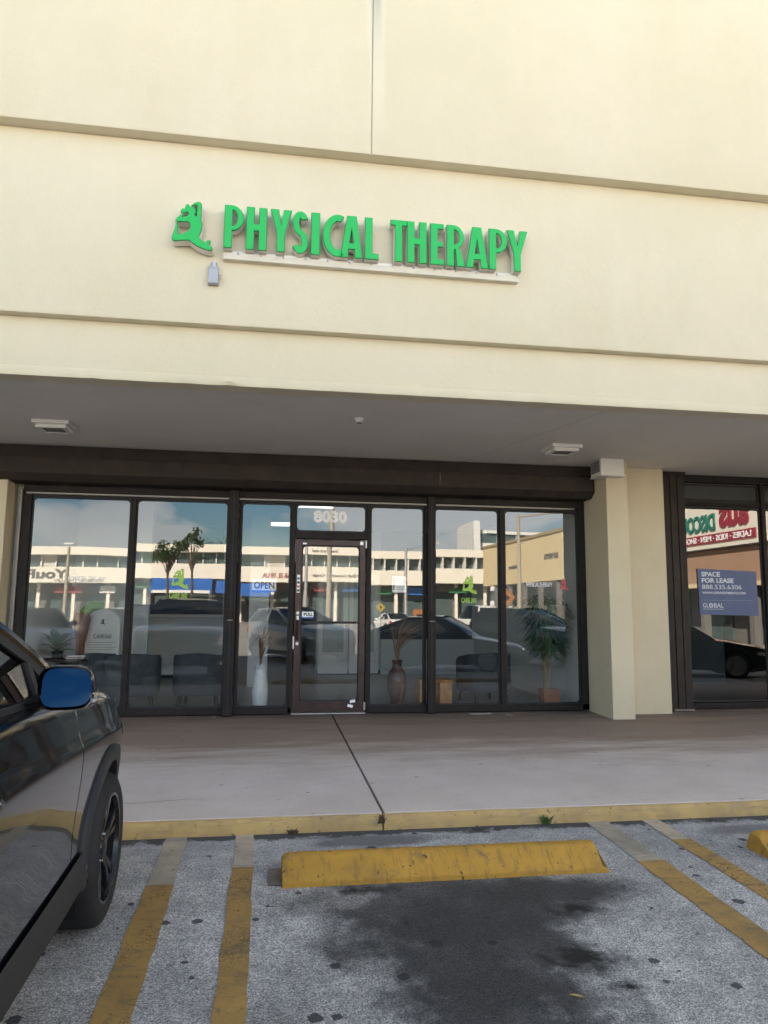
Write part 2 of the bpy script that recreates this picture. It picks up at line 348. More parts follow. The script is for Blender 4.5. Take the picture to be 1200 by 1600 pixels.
def walk_mat():
    m, n, l, b = new_mat('sidewalk_concrete'); b.inputs['Roughness'].default_value = .8
    t = n.new('ShaderNodeTexCoord'); P = t.outputs['Object']
    def noise(s, d=6, r=.6, vec=None): z = n.new('ShaderNodeTexNoise'); z.inputs['Scale'].default_value = s; z.inputs['Detail'].default_value = d; z.inputs['Roughness'].default_value = r; l(vec or P, z.inputs['Vector']); return z.outputs['Fac']
    def mr(src, a, b_, c=0, d=1): q = n.new('ShaderNodeMapRange'); q.inputs[1].default_value = a; q.inputs[2].default_value = b_; q.inputs[3].default_value = c; q.inputs[4].default_value = d; l(src, q.inputs[0]); return q.outputs[0]
    def mixc(fac, A, B):
        x = n.new('ShaderNodeMix'); x.data_type = 'RGBA'; l(fac, x.inputs[0])
        for k, q in ((6, A), (7, B)):
            if isinstance(q, tuple): x.inputs[k].default_value = (*q, 1)
            else: l(q, x.inputs[k])
        return x.outputs[2]
    c = mixc(mr(noise(1.6, 9, .65), .3, .7), (.62, .515, .425), (.74, .63, .535))
    c = mixc(mr(noise(60, 3), .3, .75, 0, .35), c, (.42, .34, .28))
    # old grime, swept towards the shops, with a wandering edge
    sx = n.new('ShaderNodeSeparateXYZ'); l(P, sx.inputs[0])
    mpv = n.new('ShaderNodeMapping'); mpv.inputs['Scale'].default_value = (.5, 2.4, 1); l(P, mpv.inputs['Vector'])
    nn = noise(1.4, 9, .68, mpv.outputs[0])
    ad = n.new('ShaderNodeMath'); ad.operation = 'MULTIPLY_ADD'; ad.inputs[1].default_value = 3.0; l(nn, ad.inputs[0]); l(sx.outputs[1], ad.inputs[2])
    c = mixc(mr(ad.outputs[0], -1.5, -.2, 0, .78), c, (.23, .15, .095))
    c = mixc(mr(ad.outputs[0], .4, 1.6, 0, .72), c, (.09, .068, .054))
    mp2 = n.new('ShaderNodeMapping'); mp2.inputs['Scale'].default_value = (1.1, 6, 1); l(P, mp2.inputs['Vector'])
    c = mixc(mr(noise(4, 7, .7, mp2.outputs[0]), .60, .74, 0, .45), c, (.22, .17, .14))
    v2 = n.new('ShaderNodeTexVoronoi'); v2.inputs['Scale'].default_value = 3.4; l(P, v2.inputs['Vector'])
    c = mixc(mr(v2.outputs['Distance'], .085, .05, 0, .55), c, (.12, .10, .09))
    l(c, b.inputs['Base Color'])
    bp = n.new('ShaderNodeBump'); bp.inputs['Strength'].default_value = .25; bp.inputs['Distance'].default_value = .004; l(noise(90, 5), bp.inputs['Height']); l(bp.outputs[0], b.inputs['Normal'])
    return m
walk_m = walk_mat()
gap_m = mat('joint_dirt', (.035, .03, .026), .95, 0, .5, 40)

# ------------------------------------------------------------------ ground, walk, kerb
def gz(y): return -.17+.03*(max(y, -13.0)+4.3)
g = MB(); ys = [30, -4.3, -13, -40, -600]
g.grid([[(x, y, (gz(y) if y < 0 else -.19)) for x in (-500, 0, 500)] for y in ys], flip=True)
lot = struct(g.build('parking_lot', asphalt))
def stripe(x0, x1, ya, yb, m, z=.004):
    mb = MB(); K = 30; rows = []
    for i in range(K+1):
        y = ya+(yb-ya)*i/K; j = lambda: random.uniform(-.006, .006)
        rows.append([(x0+j(), y, gz(y)+z), (x1+j(), y, gz(y)+z)])
    return mb.grid(rows, flip=True).build('painted_line', m, lot)
for x0, x1, cut, old in ((-.632, -.487, -5.27, stripe_old2), (-.165, -.045, -5.06, stripe_old), (2.36, 2.53, -5.25, stripe_old2), (2.795, 2.93, -4.9, stripe_old)):
    stripe(x0, x1, -4.475, cut, old)
    stripe(x0-.006, x1+.004, cut-.001, -9.6, stripe_m, .004)
for x in (-5.7, -5.25, 5.3, 5.75, 8.2, 8.65, -8.6): stripe(x, x+.14, -4.475, -9.6, stripe_m)

walk = struct(box('sidewalk', gap_m, None, -60, 24, -4.39, 0.06, -.30, -.115))
def slab(x0, x1):
    mb = MB(); nx = max(2, int((x1-x0)/.5)); r = .012
    rows = []
    for y, dz in ((0.05, 0), (-4.385, 0), (-4.397, -.006), (-4.40, -.05)):
        rows.append([(x0+(x1-x0)*i/nx, y, .0175*min(0, y)+dz) for i in range(nx+1)])
    mb.grid(rows, flip=True)
    for x in (x0, x1):
        q = [(x, .05, 0), (x, -4.39, -.078), (x, -4.39, -.105), (x, .05, -.06)]
        mb.add(q, [(0, 1, 2, 3) if x == x1 else (3, 2, 1, 0)])
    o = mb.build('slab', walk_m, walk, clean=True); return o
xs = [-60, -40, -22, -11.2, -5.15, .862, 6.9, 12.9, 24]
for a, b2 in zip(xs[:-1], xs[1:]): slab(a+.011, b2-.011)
kerb = MB()
def kerb_piece(x0, x1):
    n = max(2, int((x1-x0)/.12)); prof = [(-4.402, -.11), (-4.404, -.081), (-4.418, -.079), (-4.436, -.084), (-4.449, -.100), (-4.458, -.13), (-4.475, -.18), (-4.48, -.25)]
    ph = random.random()*9; P = []
    for i in range(n+1):
        x = x0+(x1-x0)*i/n; wob = .004*math.sin(x*3.1+ph)+.003*math.sin(x*11+ph)
        P.append([(x, y+wob*(k > 1), z+wob*.5*(k > 1)) for k, (y, z) in enumerate(prof)])
    mb = MB().grid(P, flip=False)
    for row, fl in ((P[0], False), (P[-1], True)):
        k = len(mb.v); mb.v += row; mb.f.append(tuple(range(k, k+len(row)))[::-1 if fl else 1]); mb.mi.append(0)
    return mb.build('kerb_stone', kerb_m, kerb_root, smooth=True, ang=50, clean=True)
kerb_root = struct(MB().box(-60, 24, -4.425, -4.405, -.4, -.12).build('kerb', gap_m))
for x0_, x1_, y_ in ((-1.35, -.42, -3.93), (1.6, 2.0, -1.1)):
    rr_ = random.Random(x0_); P_ = []
    for i in range(25):
        x = x0_+(x1_-x0_)*i/24; yy_ = y_+rr_.uniform(-.008, .008)+.03*math.sin(i*.4); wd_ = .0022*(1+.6*rr_.random())*math.sin(math.pi*(i+1)/26)**.4
        P_.append([(x, yy_-wd_, .0175*yy_+.0015), (x, yy_+wd_, .0175*yy_+.0015)])
    MB().grid(P_, flip=False).build('hairline_crack', gap_m, walk)
for a, b2 in ((-60, -20), (-20, -5.2), (-5.19, .845), (.856, 6.9), (6.91, 13), (13.01, 24)): kerb_piece(a, b2)

# ------------------------------------------------------------------ strip mall building (shell, fascia, soffit, rooms)
bld = thing('strip_mall', 'cream stucco strip mall with stepped fascia over deep soffit', 'building', (0, 0, 0))
YB, YM, YU, ZS, Z2, Z1, ZT = -3.30, -3.41, -3.55, 3.35, 3.864, 5.554, 8.3
def jag(x0, x1, y0, y1, z0, z1, name, m, amp=.004, step=.13):
    """wall band whose lower arris is slightly uneven"""
    n = int((x1-x0)/step); P = []
    rr = random.Random(name)
    for i in range(n+1):
        x = x0+(x1-x0)*i/n; e = (rr.random()-.5)*amp*2+(amp*3 if rr.random() < .03 else 0)
        P.append([(x, y0, z1), (x, y0, z0+.02+abs(e)), (x, y0+.006+abs(e), z0+abs(e)*.6), (x, y1, z0)])
    mb = MB().grid(P, flip=False)
    mb.add([(x0, y0, z1), (x1, y0, z1), (x1, y1, z1), (x0, y1, z1)], [(0, 1, 2, 3)])
    return mb.build(name, m, bld, smooth=True, ang=40, clean=True)
jag(-60, .826, YU, -2.9, Z1, ZT, 'upper_fascia_panel', cream)
jag(.838, 24, YU, -2.9, Z1, ZT, 'upper_fascia_panel.001', cream)
box('seam_backing', cream, bld, .8, .86, YU+.012, -3, Z1, ZT)
jag(-60, 24, YM, -2.9, Z2, Z1-.002, 'middle_fascia', cream)
jag(-60, 24, YB, -2.9, ZS+.075, Z2-.002, 'lower_fascia', cream)
# plaster drip bead along the canopy edge, chipped here and there
jag(-60, 24, YB-.012, -3.12, ZS-.012, ZS+.073, 'drip_bead', cream, .007, .09)
# soffit, one panel left and right of a hairline joint running to the wall
sx0 = 2.95
MB().add([(-60, -3.12, ZS), (sx0+.35, -3.12, ZS), (sx0-.55, .3, ZS), (-60, .3, ZS)], [(0, 1, 2, 3)]).build('soffit_panel', soffit_m, bld)
MB().add([(sx0+.354, -3.12, ZS), (24, -3.12, ZS), (24, .3, ZS), (sx0-.546, .3, ZS)], [(0, 1, 2, 3)]).build('soffit_panel', soffit_m, bld)
box('soffit_backing', gap_m, bld, -60, 24, -3.12, .3, ZS+.012, ZS+.1)
box('roof', mat('roof_membrane', (.5, .5, .48), .9), bld, -60, 24, -3.5, 18, 7.6, 7.75)
box('rear_wall', cream, bld, -60, 24, 18, 18.3, -.3, 8.3)
box('end_wall', cream, bld, -60.3, -60, -3.5, 18, -.3, 8.3)
box('wall_above_shopfronts', soffit_m, bld, -60, 24, .3, .5, ZS-.3, 7.6)
# pilasters between the shops
MB().box(4.405, 4.715, -.745, .2, -.05, ZS).build('pilaster', cream2, bld, bevel=.012)
MB().box(4.72, 5.44, -.37, .2, -.05, ZS).build('pilaster', cream2, bld, bevel=.01)
MB().box(-3.72, -3.20, -.30, .2, -.05, ZS).build('pilaster', cream2, bld, bevel=.01)
# neighbours further along: plain shopfront walls (out of view to the left, reaching on to the right)
box('shop_wall', shutter_m, bld, -60, -3.75, .0, .25, 0, ZS)
box('shop_wall', cream2, bld, 9.6, 24, .0, .25, 0, ZS)
# the clinic's room
tile = mat('grey_floor_tile', (.23, .235, .235), .32, 0, .12, 3)
box('interior_floor', tile, bld, -3.2, 4.6, .06, 11, -.1, -.004)
ceil_m = mat('ceiling_tile', (.62, .62, .60), .8, 0, .04, 4)
box('interior_ceiling', ceil_m, bld, -3.2, 4.6, .1, 11, 3.0, 3.1)
box('interior_side_wall', int_wall, bld, 4.36, 4.6, .1, 5.7, 0, 3.0)
box('interior_side_wall', int_wall, bld, -3.2, -2.98, .1, 5.7, 0, 3.0)
gloom = mat('painted_gloom_wall', (.075, .075, .08), .8, 0, .1, 2)  # charcoal colour stands in for the darkness of a deeper, unlit room
box('interior_back_wall', gloom, bld, -3.2, -.92, 5.7, 5.9, 0, 3.0)
box('interior_back_wall', int_wall, bld, 1.02, 2.36, 5.7, 5.9, 0, 3.0)
box('interior_back_wall', gloom, bld, 2.36, 4.6, 5.7, 5.9, .72, 3.0)
box('interior_half_wall', int_wall, bld, 2.362, 4.36, 5.6, 5.9, 0, .719)
box('interior_back_wall', int_wall, bld, -.92, 1.02, 5.7, 5.9, 2.3, 3.0)
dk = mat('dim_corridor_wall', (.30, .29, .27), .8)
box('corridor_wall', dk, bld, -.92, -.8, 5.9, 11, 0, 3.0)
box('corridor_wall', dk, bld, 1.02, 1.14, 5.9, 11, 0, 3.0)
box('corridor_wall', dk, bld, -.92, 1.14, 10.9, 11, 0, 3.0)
box('interior_column', int_wall, bld, -.32, .02, 3.4, 3.75, 0, 3.0)
box('interior_partition', int_wall, bld, -2.98, -1.85, 2.3, 2.42, 0, 3.0)
box('skirting', mat('dark_skirting', (.05, .05, .05), .5), bld, -2.96, -.93, 5.66, 5.698, 0, .09)
box('skirting', MATS['dark_skirting'], bld, 1.03, 4.35, 5.66, 5.698, 0, .09)
# the vacant shop next door
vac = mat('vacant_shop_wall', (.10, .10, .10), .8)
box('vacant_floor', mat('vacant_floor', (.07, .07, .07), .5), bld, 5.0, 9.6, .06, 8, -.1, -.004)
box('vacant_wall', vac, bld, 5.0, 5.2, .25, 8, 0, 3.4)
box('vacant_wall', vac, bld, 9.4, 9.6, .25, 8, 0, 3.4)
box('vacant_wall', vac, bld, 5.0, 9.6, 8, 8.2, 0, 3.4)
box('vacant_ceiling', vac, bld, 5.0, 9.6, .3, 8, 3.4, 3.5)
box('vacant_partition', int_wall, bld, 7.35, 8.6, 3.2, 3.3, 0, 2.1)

# ------------------------------------------------------------------ clinic shopfront glazing
sf = thing('shopfront', 'dark bronze framed glass shopfront of the clinic, door numbered 8030', 'shopfront', (0, 0, 0))
ZG0, ZG1 = .095, 2.765
def bar(name, x0, x1, z0, z1, y0=-.05, y1=.055, m=bronze, par=None, bev=.006): return MB().box(x0, x1, y0, y1, z0, z1).build(name, m, par or sf, bevel=bev)
bar('sill', -3.09, .33, .012, .095); bar('sill', 1.32, 4.40, .012, .095)
bar('head', -3.09, 4.40, 2.80, 2.89)
bar('head_trim', -3.05, 4.25, 2.772, 2.796, -.062, .05, alu, bev=.002)
bar('head_bead', -3.05, 4.28, 2.745, 2.768, -.035, .05, black_m)
bar('jamb', -3.09, -2.985, .02, 2.80); bar('jamb', 4.30, 4.40, .02, 2.80)
bar('jamb_trim', -3.128, -3.095, .02, 2.83, -.07, .02, alu, bev=.003)
bar('mullion', -1.775, -1.71, .09, 2.745); bar('mullion', .283, .336, .02, 2.745); bar('mullion', 1.292, 1.345, .02, 2.745); bar('mullion', 3.15, 3.225, .09, 2.745)
bar('mullion', -.40, -.375, .09, 2.745); bar('mullion', 2.09, 2.115, .09, 2.745)
bar('transom', .336, 1.292, 2.285, 2.375)
def pane(parent, x0, x1, z0, z1, name='pane', y=0., g=None, tilt=.0):
    r = .045; lp = []
    for cx, cz, a0 in ((x1-r, z0+r, -90), (x1-r, z1-r, 0), (x0+r, z1-r, 90), (x0+r, z0+r, 180)):
        for k in range(4): a = R(a0+30*k); lp.append((cx+r*math.cos(a), cz+r*math.sin(a)))
    tx, tz = random.uniform(-tilt, tilt), random.uniform(-tilt, tilt); cx, cz = (x0+x1)/2, (z0+z1)/2
    f = lambda u, v, d: (u, y+d+tx*(u-cx)+tz*(v-cz), v)
    mb = MB().loops([lp], f, 0, .008, 1)
    n = len(lp); nt_ = n-2
    for i in range(nt_): mb.mi[i] = 0                     # only the outer face mirrors
    o = mb.build(name, [g or glass, glass_back], parent)
    # rubber gasket round the pane (rounded corners)
    inn = [(cx+(a-cx)*(1-.0), cz+(b_-cz)) for a, b_ in lp]
    q = .022; outp = [(x0-q, z0-q), (x1+q, z0-q), (x1+q, z1+q), (x0-q, z1+q)]
    MB().loops([outp, inn], XZ(y-.012), 0, .03).build('gasket', black_m, o)
    return o
T = .0022
p1 = pane(sf, -2.965, -1.795, ZG0+.02, ZG1-.04, tilt=T)
p2 = pane(sf, -1.69, -.56, ZG0+.02, ZG1-.04, tilt=T)
p3 = pane(sf, -.355, .263, ZG0+.02, ZG1-.04, tilt=T)
p5 = pane(sf, 1.365, 2.07, ZG0+.02, ZG1-.04, tilt=T)
p6 = pane(sf, 2.25, 3.13, ZG0+.02, ZG1-.04, tilt=T)
p7 = pane(sf, 3.245, 4.28, ZG0+.02, ZG1-.04, tilt=T)
pt = pane(sf, .358, 1.272, 2.397, ZG1-.04, tilt=T)
# door leaf
door = MB(); fr = [[(.352, .035), (1.278, .035), (1.278, 2.265), (.352, 2.265)], [(.432, .165), (1.205, .165), (1.205, 2.195), (.432, 2.195)]]
door.loops([fr[0], fr[1][::-1]], XZ(-.045), 0, .05)
redbr = mat('red_brown_aluminium', (.050, .030, .028), .4, .45, .2, 9)
door = door.build('door', redbr, sf, bevel=.004)
pane(door, .447, 1.19, .18, 2.18, tilt=T, y=-.015)
MB().box(.432, 1.205, -.075, -.05, 1.165, 1.195).build('push_bar', black_m, door, bevel=.004)
for x in (.47, 1.17): MB().tube([(x, -.075, 1.18), (x, -.03, 1.18)], .01).build('push_bar_bracket', steel, door)
MB().lathe([(.0, -.012), (.021, -.012), (.021, 0), (.0, 0)], 16, (.392, -.045, 1.30), 'y', cap=False).build('lock_cylinder', steel, door, smooth=True)
MB().lathe([(.0, -.012), (.021, -.012), (.021, 0), (.0, 0)], 16, (.392, -.045, .905), 'y', cap=False).build('lock_cylinder', steel, door, smooth=True)
MB().tube([(.385, -.05, 1.20), (.385, -.115, 1.19), (.385, -.115, .98), (.385, -.05, .97)], .017, 10).build('pull_handle', bronze, door, smooth=True)
MB().box(.335, .352, -.06, -.03, .84, 1.0).build('strike_plate', steel, door)
for z in (.10, 2.22): MB().tube([(1.285, -.055, z-.05), (1.285, -.055, z+.05)], .014).build('hinge', steel, door, smooth=True)
MB().box(1.205, 1.245, -.06, -.04, 2.21, 2.255).build('closer_bracket', steel, door); MB().box(.44, .49, -.055, -.043, 2.205, 2.225).build('closer_bracket', steel, door)
box('threshold', steel, sf, .336, 1.292, -.07, .03, .006, .022)
vinyl_w = mat('white_vinyl', (.93, .93, .93), .5); vinyl_k = mat('black_vinyl', (.02, .02, .025), .5); vinyl_b = mat('blue_vinyl', (.03, .16, .50), .5)
vinyl_g = mat('lime_vinyl', (.33, .56, .06), .5); vinyl_r = mat('red_vinyl', (.62, .10, .11), .5)
def at(x, z, y=-.004): return lambda u, v, d: (x+u, y+d, z+v)
def sticker(x0, x1, z0, z1, m, par=sf, y=-.006, name='sticker'): return MB().box(x0, x1, y, y+.003, z0, z1).build(name, m, par)
text('house_number', '8030', vinyl_w, pt, at(.575, 2.505), .165, .455, .05)
s = sticker(.372, .412, 1.565, 1.80, vinyl_w, door, -.049); 
for k, mm in enumerate((vinyl_k, vinyl_r, vinyl_k, vinyl_b)): sticker(.377, .407, 1.58+.052*k, 1.61+.052*k, mm, door, -.0525, 'card_logo')
s = sticker(.378, .408, 1.21, 1.265, vinyl_w, door, -.049)
s = sticker(.445, .60, 1.25, 1.318, vinyl_w, door, -.021); text('push_pull_text', 'PULL', vinyl_k, door, at(.475, 1.262, -.0245), .042, .115, .03); sticker(.447, .598, 1.232, 1.249, vinyl_b, door, -.022)
st2 = MB().box(-.035, .035, 0, .003, -.018, .018)
for x, z, a in ((1.10, .105, .25), (1.13, .165, -.15)):
    st2.build('peeling_label', vinyl_w, door, loc=(x, -.052, z), rot=(0, a, 0))
def logo_loops(x0, z0, x1, z1):
    """seated figure emblem traced in unit square"""
    W, H = 870., 1140.
    outer = [(130,1040),(115,985),(150,860),(185,750),(190,660),(180,620),(205,560),(285,490),(330,455),(290,445),(280,405),(310,355),(365,360),(370,310),(400,260),(445,258),(470,300),(515,310),(505,270),(560,220),(640,190),(690,188),(725,240),(730,400),(725,560),(755,640),(755,740),(730,840),(690,930),(745,985),(835,1040),(850,1000),(900,975),(945,990),(940,1030),(915,1075),(975,1120),(990,1165),(975,1200),(930,1205),(780,1180),(640,1130),(480,1025),(350,1040),(170,1065)]
    h1 = [(230,650),(450,640),(490,670),(490,770),(460,815),(370,880),(260,920),(245,880),(250,760)]
    h2 = [(520,292),(635,272),(632,350),(622,500),(580,490),(612,400),(580,330)]
    h3 = [(345,490),(375,450),(430,435),(460,470),(400,520),(330,545)]
    f = lambda p: (x0+(p[0]-115)/W*(x1-x0), z1-(p[1]-188)/1017.*(z1-z0))
    return [[f(p) for p in lp] for lp in (outer, h1, h2, h3)]
def emblem(x0, z0, x1, z1, m, par): return MB().loops(logo_loops(x0, z0, x1, z1), XZ(-.004), 0, .003).build('emblem', m, par)
emblem(-1.235, 1.60, -1.02, 1.855, vinyl_g, p2); text('clinic_name', 'CARE 360', vinyl_g, p2, at(-1.255, 1.475), .075, .225, .02)
emblem(2.625, 1.575, 2.835, 1.825, vinyl_g, p6); text('clinic_name', 'CARE 360', vinyl_g, p6, at(2.61, 1.455), .07, .21, .02)
text('service_text', 'PHYSICAL THERAPY', vinyl_w, p7, at(3.535, 1.685), .062, .385, .02)
emblem(4.03, 1.64, 4.16, 1.80, vinyl_r, p7)
text('service_text', 'PHYSICAL THERAPY', vinyl_w, p1, at(-2.5, 1.685), .055, .46, .01)
# paper notice taped inside
n5 = MB().box(1.655, 1.845, .012, .015, 1.585, 1.80).build('notice_sheet', vinyl_w, p5)
for k in range(6):
    MB().box(1.665, 1.69, .0085, .0115, 1.62+.028*k, 1.64+.028*k).build('printed_line', vinyl_k, n5); MB().box(1.70, 1.835, .0085, .0115, 1.625+.028*k, 1.633+.028*k).build('printed_line', grey_p, n5)

# roller shutter housing and its removable posts
sh = thing('roller_shutter', 'dark brown roller shutter housing above the clinic windows', 'shutter', (0, 0, 0))
prof = [(-.02, 3.345), (-.33, 3.345), (-.33, 3.19), (-.405, 3.185), (-.41, 2.985), (-.30, 2.90), (-.02, 2.895)]
mb = MB(); xa, xb = -3.6, 4.40
mb.add([(xa, y, z) for y, z in prof]+[(xb, y, z) for y, z in prof], [(i, i+1, i+8, i+7) for i in range(6)]+[tuple(range(6, -1, -1)), tuple(range(7, 14))])
mb.build('housing', shutter_m, sh, bevel=.006, clean=True)
for x in (-1.1, 2.14): MB().box(x-.004, x+.004, -.4125, -.40, 2.99, 3.182).build('housing_seam', bronze, sh)
stain = MB().tube([(2.22, -.414, 3.16), (2.222, -.4145, 3.08), (2.215, -.4145, 3.0)], [.006, .009, .004], 6).build('drip_stain', mat('grime_streak', (.12, .105, .08), .9, 0, .4, 30), sh)
for x0, x1 in ((-.535, -.405), (2.118, 2.228)):
    o = MB().box(x0, x1, -.13, -.055, .004, 2.89).build('shutter_post', bronze, sh, bevel=.01)
    MB().box((x0+x1)/2-.008, (x0+x1)/2+.008, -.134, -.13, .05, 2.85).build('groove', black_m, o)
    MB().box((x0+x1)/2-.03, (x0+x1)/2+.03, -.155, -.13, 1.22, 1.33).build('latch', bronze, o, bevel=.004)
    MB().tube([((x0+x1)/2-.035, -.15, 1.205), ((x0+x1)/2+.035, -.15, 1.205)], .008).build('latch_pin', steel, o)

# neighbour's shopfront
nb = thing('neighbour_shopfront', 'dark glass shopfront of the vacant shop beside the cream pilasters', 'shopfront', (0, 0, 0))
for x0, x1 in ((5.88, 5.94), (7.17, 7.23), (8.3, 8.37), (9.54, 9.6)): bar('mullion', x0, x1, .02, 3.30, -.05, .05, bronze, nb)
bar('head', 5.88, 9.6, 3.24, 3.345, -.055, .05, bronze, nb); bar('sill', 5.94, 9.54, .01, .09, -.05, .05, bronze, nb)
bar('transom', 5.94, 7.17, 2.9, 2.94, -.03, .03, bronze, nb); bar('transom', 7.23, 8.3, 2.9, 2.94, -.03, .03, bronze, nb); 
for x0, x1 in ((5.97, 7.14), (7.26, 8.27), (8.4, 9.51)): pane(nb, x0, x1, .12, 2.87, g=tint_glass); pane(nb, x0, x1, 2.97, 3.2, g=tint_glass)
stk = thing('accordion_shutter', 'folded dark accordion shutter stack standing beside the cream pilaster', 'shutter', (0, 0, 0))
for k in range(7):
    x = 5.46+.057*k; MB().box(x, x+.052, -.20-(k % 2)*.012, .0, .03, 3.30).build('slat', shutter_m, stk, bevel=.004)
box('foot_track', alu, stk, 5.56, 5.86, -.225, .0, .006, .03); box('head_track', shutter_m, stk, 5.46, 5.87, -.23, 0, 3.302, 3.345)
ls = thing('lease_sign', 'blue space for lease poster on the vacant shop window', 'sign', (0, 0, 0))
navy = mat('navy_poster', (.055, .09, .20), .45, 0, .06); pal = mat('pale_print', (.62, .66, .72), .5)
X0, ZB = 6.13, 1.32
MB().add([(X0, -.015, ZB), (7.055, -.015, ZB-.012), (7.05, -.015, ZB+.63), (X0-.012, -.015, ZB+.66)]+[(X0, -.011, ZB), (7.055, -.011, ZB-.012), (7.05, -.011, ZB+.63), (X0-.012, -.011, ZB+.66)], [(0, 1, 2, 3), (7, 6, 5, 4), (0, 4, 5, 1), (1, 5, 6, 2), (2, 6, 7, 3), (3, 7, 4, 0)]).build('poster', navy, ls)
for body, z, h, w_, bo in (('SPACE', .545, .07, .29, .03), ('FOR LEASE', .455, .07, .50, .03), ('888.535.6306', .365, .065, .62, .0), ('WWW.GFINVESTMENTS.COM', .295, .035, .68, .025), ('GL', .10, .065, .09, 0), ('BAL', .10, .065, .15, 0)):
    xo = .05 if body != 'BAL' else .225
    text('print', body, pal, ls, at(X0+xo, ZB+z, -.019), h, w_, bo)
MB().lathe([(.022, -.003), (.034, -.003), (.034, 0), (.022, 0)], 20, (X0+.178, -.0155, ZB+.132), 'y', cap=False).build('globe_mark', pal, ls)
for k in (-.012, 0, .012): MB().box(X0+.15, X0+.206, -.019, -.016, ZB+.129+k, ZB+.134+k).build('globe_mark', pal, ls)
MB().box(X0+.05, X0+.38, -.018, -.0155, ZB+.076, ZB+.082).build('print', pal, ls); MB().box(X0+.05, X0+.85, -.018, -.0155, ZB+.205, ZB+.208).build('print', grey_p, ls)

# open sign hanging inside the narrow pane
og = thing('open_sign', 'small white and blue OPEN sign hanging inside the pane beside the door', 'sign', (0, 0, 0))
MB().box(-.21, .105, .018, .022, 1.56, 1.735).build('board', vinyl_w, og); MB().box(-.21, .105, .0145, .0175, 1.56, 1.592).build('stripe', vinyl_b, og)
text('lettering', 'OPEN', vinyl_k, og, at(-.185, 1.61, .0135), .095, .265, .03)
MB().tube([(-.2, .02, 1.735), (-.05, .02, 1.83), (.095, .02, 1.735)], .0015, 5).build('cord', steel, og)

# ------------------------------------------------------------------ fascia sign
green = mat('green_acrylic', (.012, .47, .085), .35, 0, .03, 3); ret = mat('letter_return', (.74, .71, .64), .45, .1, .12, 8); trim = mat('dark_green_trim', (.02, .13, .05), .5)
def ribbon(pts, wd):
    L_, R_ = [], []
    for i, p in enumerate(pts):
        a = pts[max(i-1, 0)]; b_ = pts[min(i+1, len(pts)-1)]; dx, dy = b_[0]-a[0], b_[1]-a[1]; n_ = math.hypot(dx, dy)
        nx, ny = -dy/n_*wd/2, dx/n_*wd/2; L_.append((p[0]+nx, p[1]+ny)); R_.append((p[0]-nx, p[1]-ny))
    return L_+R_[::-1]
def arc(cx, cy, rx, ry, a0, a1, n=12): return [(cx+rx*math.cos(R(a0+(a1-a0)*i/n)), cy+ry*math.sin(R(a0+(a1-a0)*i/n))) for i in range(n+1)]
def glyph(c, w_):
    s_ = .178; hb = .14   # stem width, bar width in cap heights
    w = w_
    if c == 'I': return [[(0,0),(w,0),(w,1),(0,1)]]
    if c == 'L': return [[(0,0),(w,0),(w,hb+.01),(s_,hb+.01),(s_,1),(0,1)]]
    if c == 'T': return [[(w/2-s_/2,0),(w/2+s_/2,0),(w/2+s_/2,1-hb),(w,1-hb),(w,1),(0,1),(0,1-hb),(w/2-s_/2,1-hb)]]
    if c == 'H': return [[(0,0),(s_,0),(s_,.44),(w-s_,.44),(w-s_,0),(w,0),(w,1),(w-s_,1),(w-s_,.60),(s_,.60),(s_,1),(0,1)]]
    if c == 'E': return [[(0,0),(w,0),(w,hb),(s_,hb),(s_,.43),(w*.93,.43),(w*.93,.57),(s_,.57),(s_,1-hb),(w,1-hb),(w,1),(0,1)]]
    if c == 'Y': return [[(w/2-s_/2,0),(w/2+s_/2,0),(w/2+s_/2,.42),(w,1),(w-s_*1.05,1),(w/2,.62),(s_*1.05,1),(0,1),(w/2-s_/2,.42)]]
    if c == 'A':
        return [[(0,0),(s_*1.02,0),(w*.365,.20),(w*.635,.20),(w-s_*1.02,0),(w,0),(w/2+s_*.62,1),(w/2-s_*.62,1)], [(w*.41,.35),(w*.5,.70),(w*.59,.35)]]
    if c in 'PR':
        yb = .40; r = (1-yb)/2; rx = w*.62
        o = [(0,0),(s_,0),(s_,yb)]
        if c == 'P': o += [(w-rx, yb)]+arc(w-rx, 1-r, rx, r, -90, 90)
        else: o += [(s_*1.15,yb),(w-s_*1.12,0),(w,0),(w*.74,yb+.035)]+arc(w-rx-.01, 1-r, rx-.01, r, -60, 90)
        o += [(0, 1)]
        hh = r-.12; hc = s_+.012; hx = w-.145-hc
        return [o, [(s_,1-r-hh)]+arc(hc, 1-r, hx, hh, -90, 90, 8)+[(s_,1-r+hh)]]
    if c == 'C':
        rx, ry = w*.80, .5
        pts = arc(rx, .5, rx-s_/2, ry-.072, 62, 298, 26)
        pts = [(w-.02, .90-.0)]+pts+[(w-.02, .10)]
        return [ribbon(arc(w*.86, .5, w*.86-s_/2, .5-.085, 68, 292, 30), .172)]
    if c == 'S':
        r = .27; m_ = w/2
        top = arc(m_, 1-.265, w/2-.078, .265-.075, 20, 195, 14); bot = arc(m_, .265, w/2-.078, .265-.075, 15, -160, 14)
        return [ribbon(top+[(m_-.07, .56), (m_, .5), (m_+.07, .44)]+bot, .152)]
sign = thing('letter_sign', 'green channel letters reading PHYSICAL THERAPY on white raceway on the fascia', 'sign', (0, 0, 0))
HC = .407; ZL = 4.527
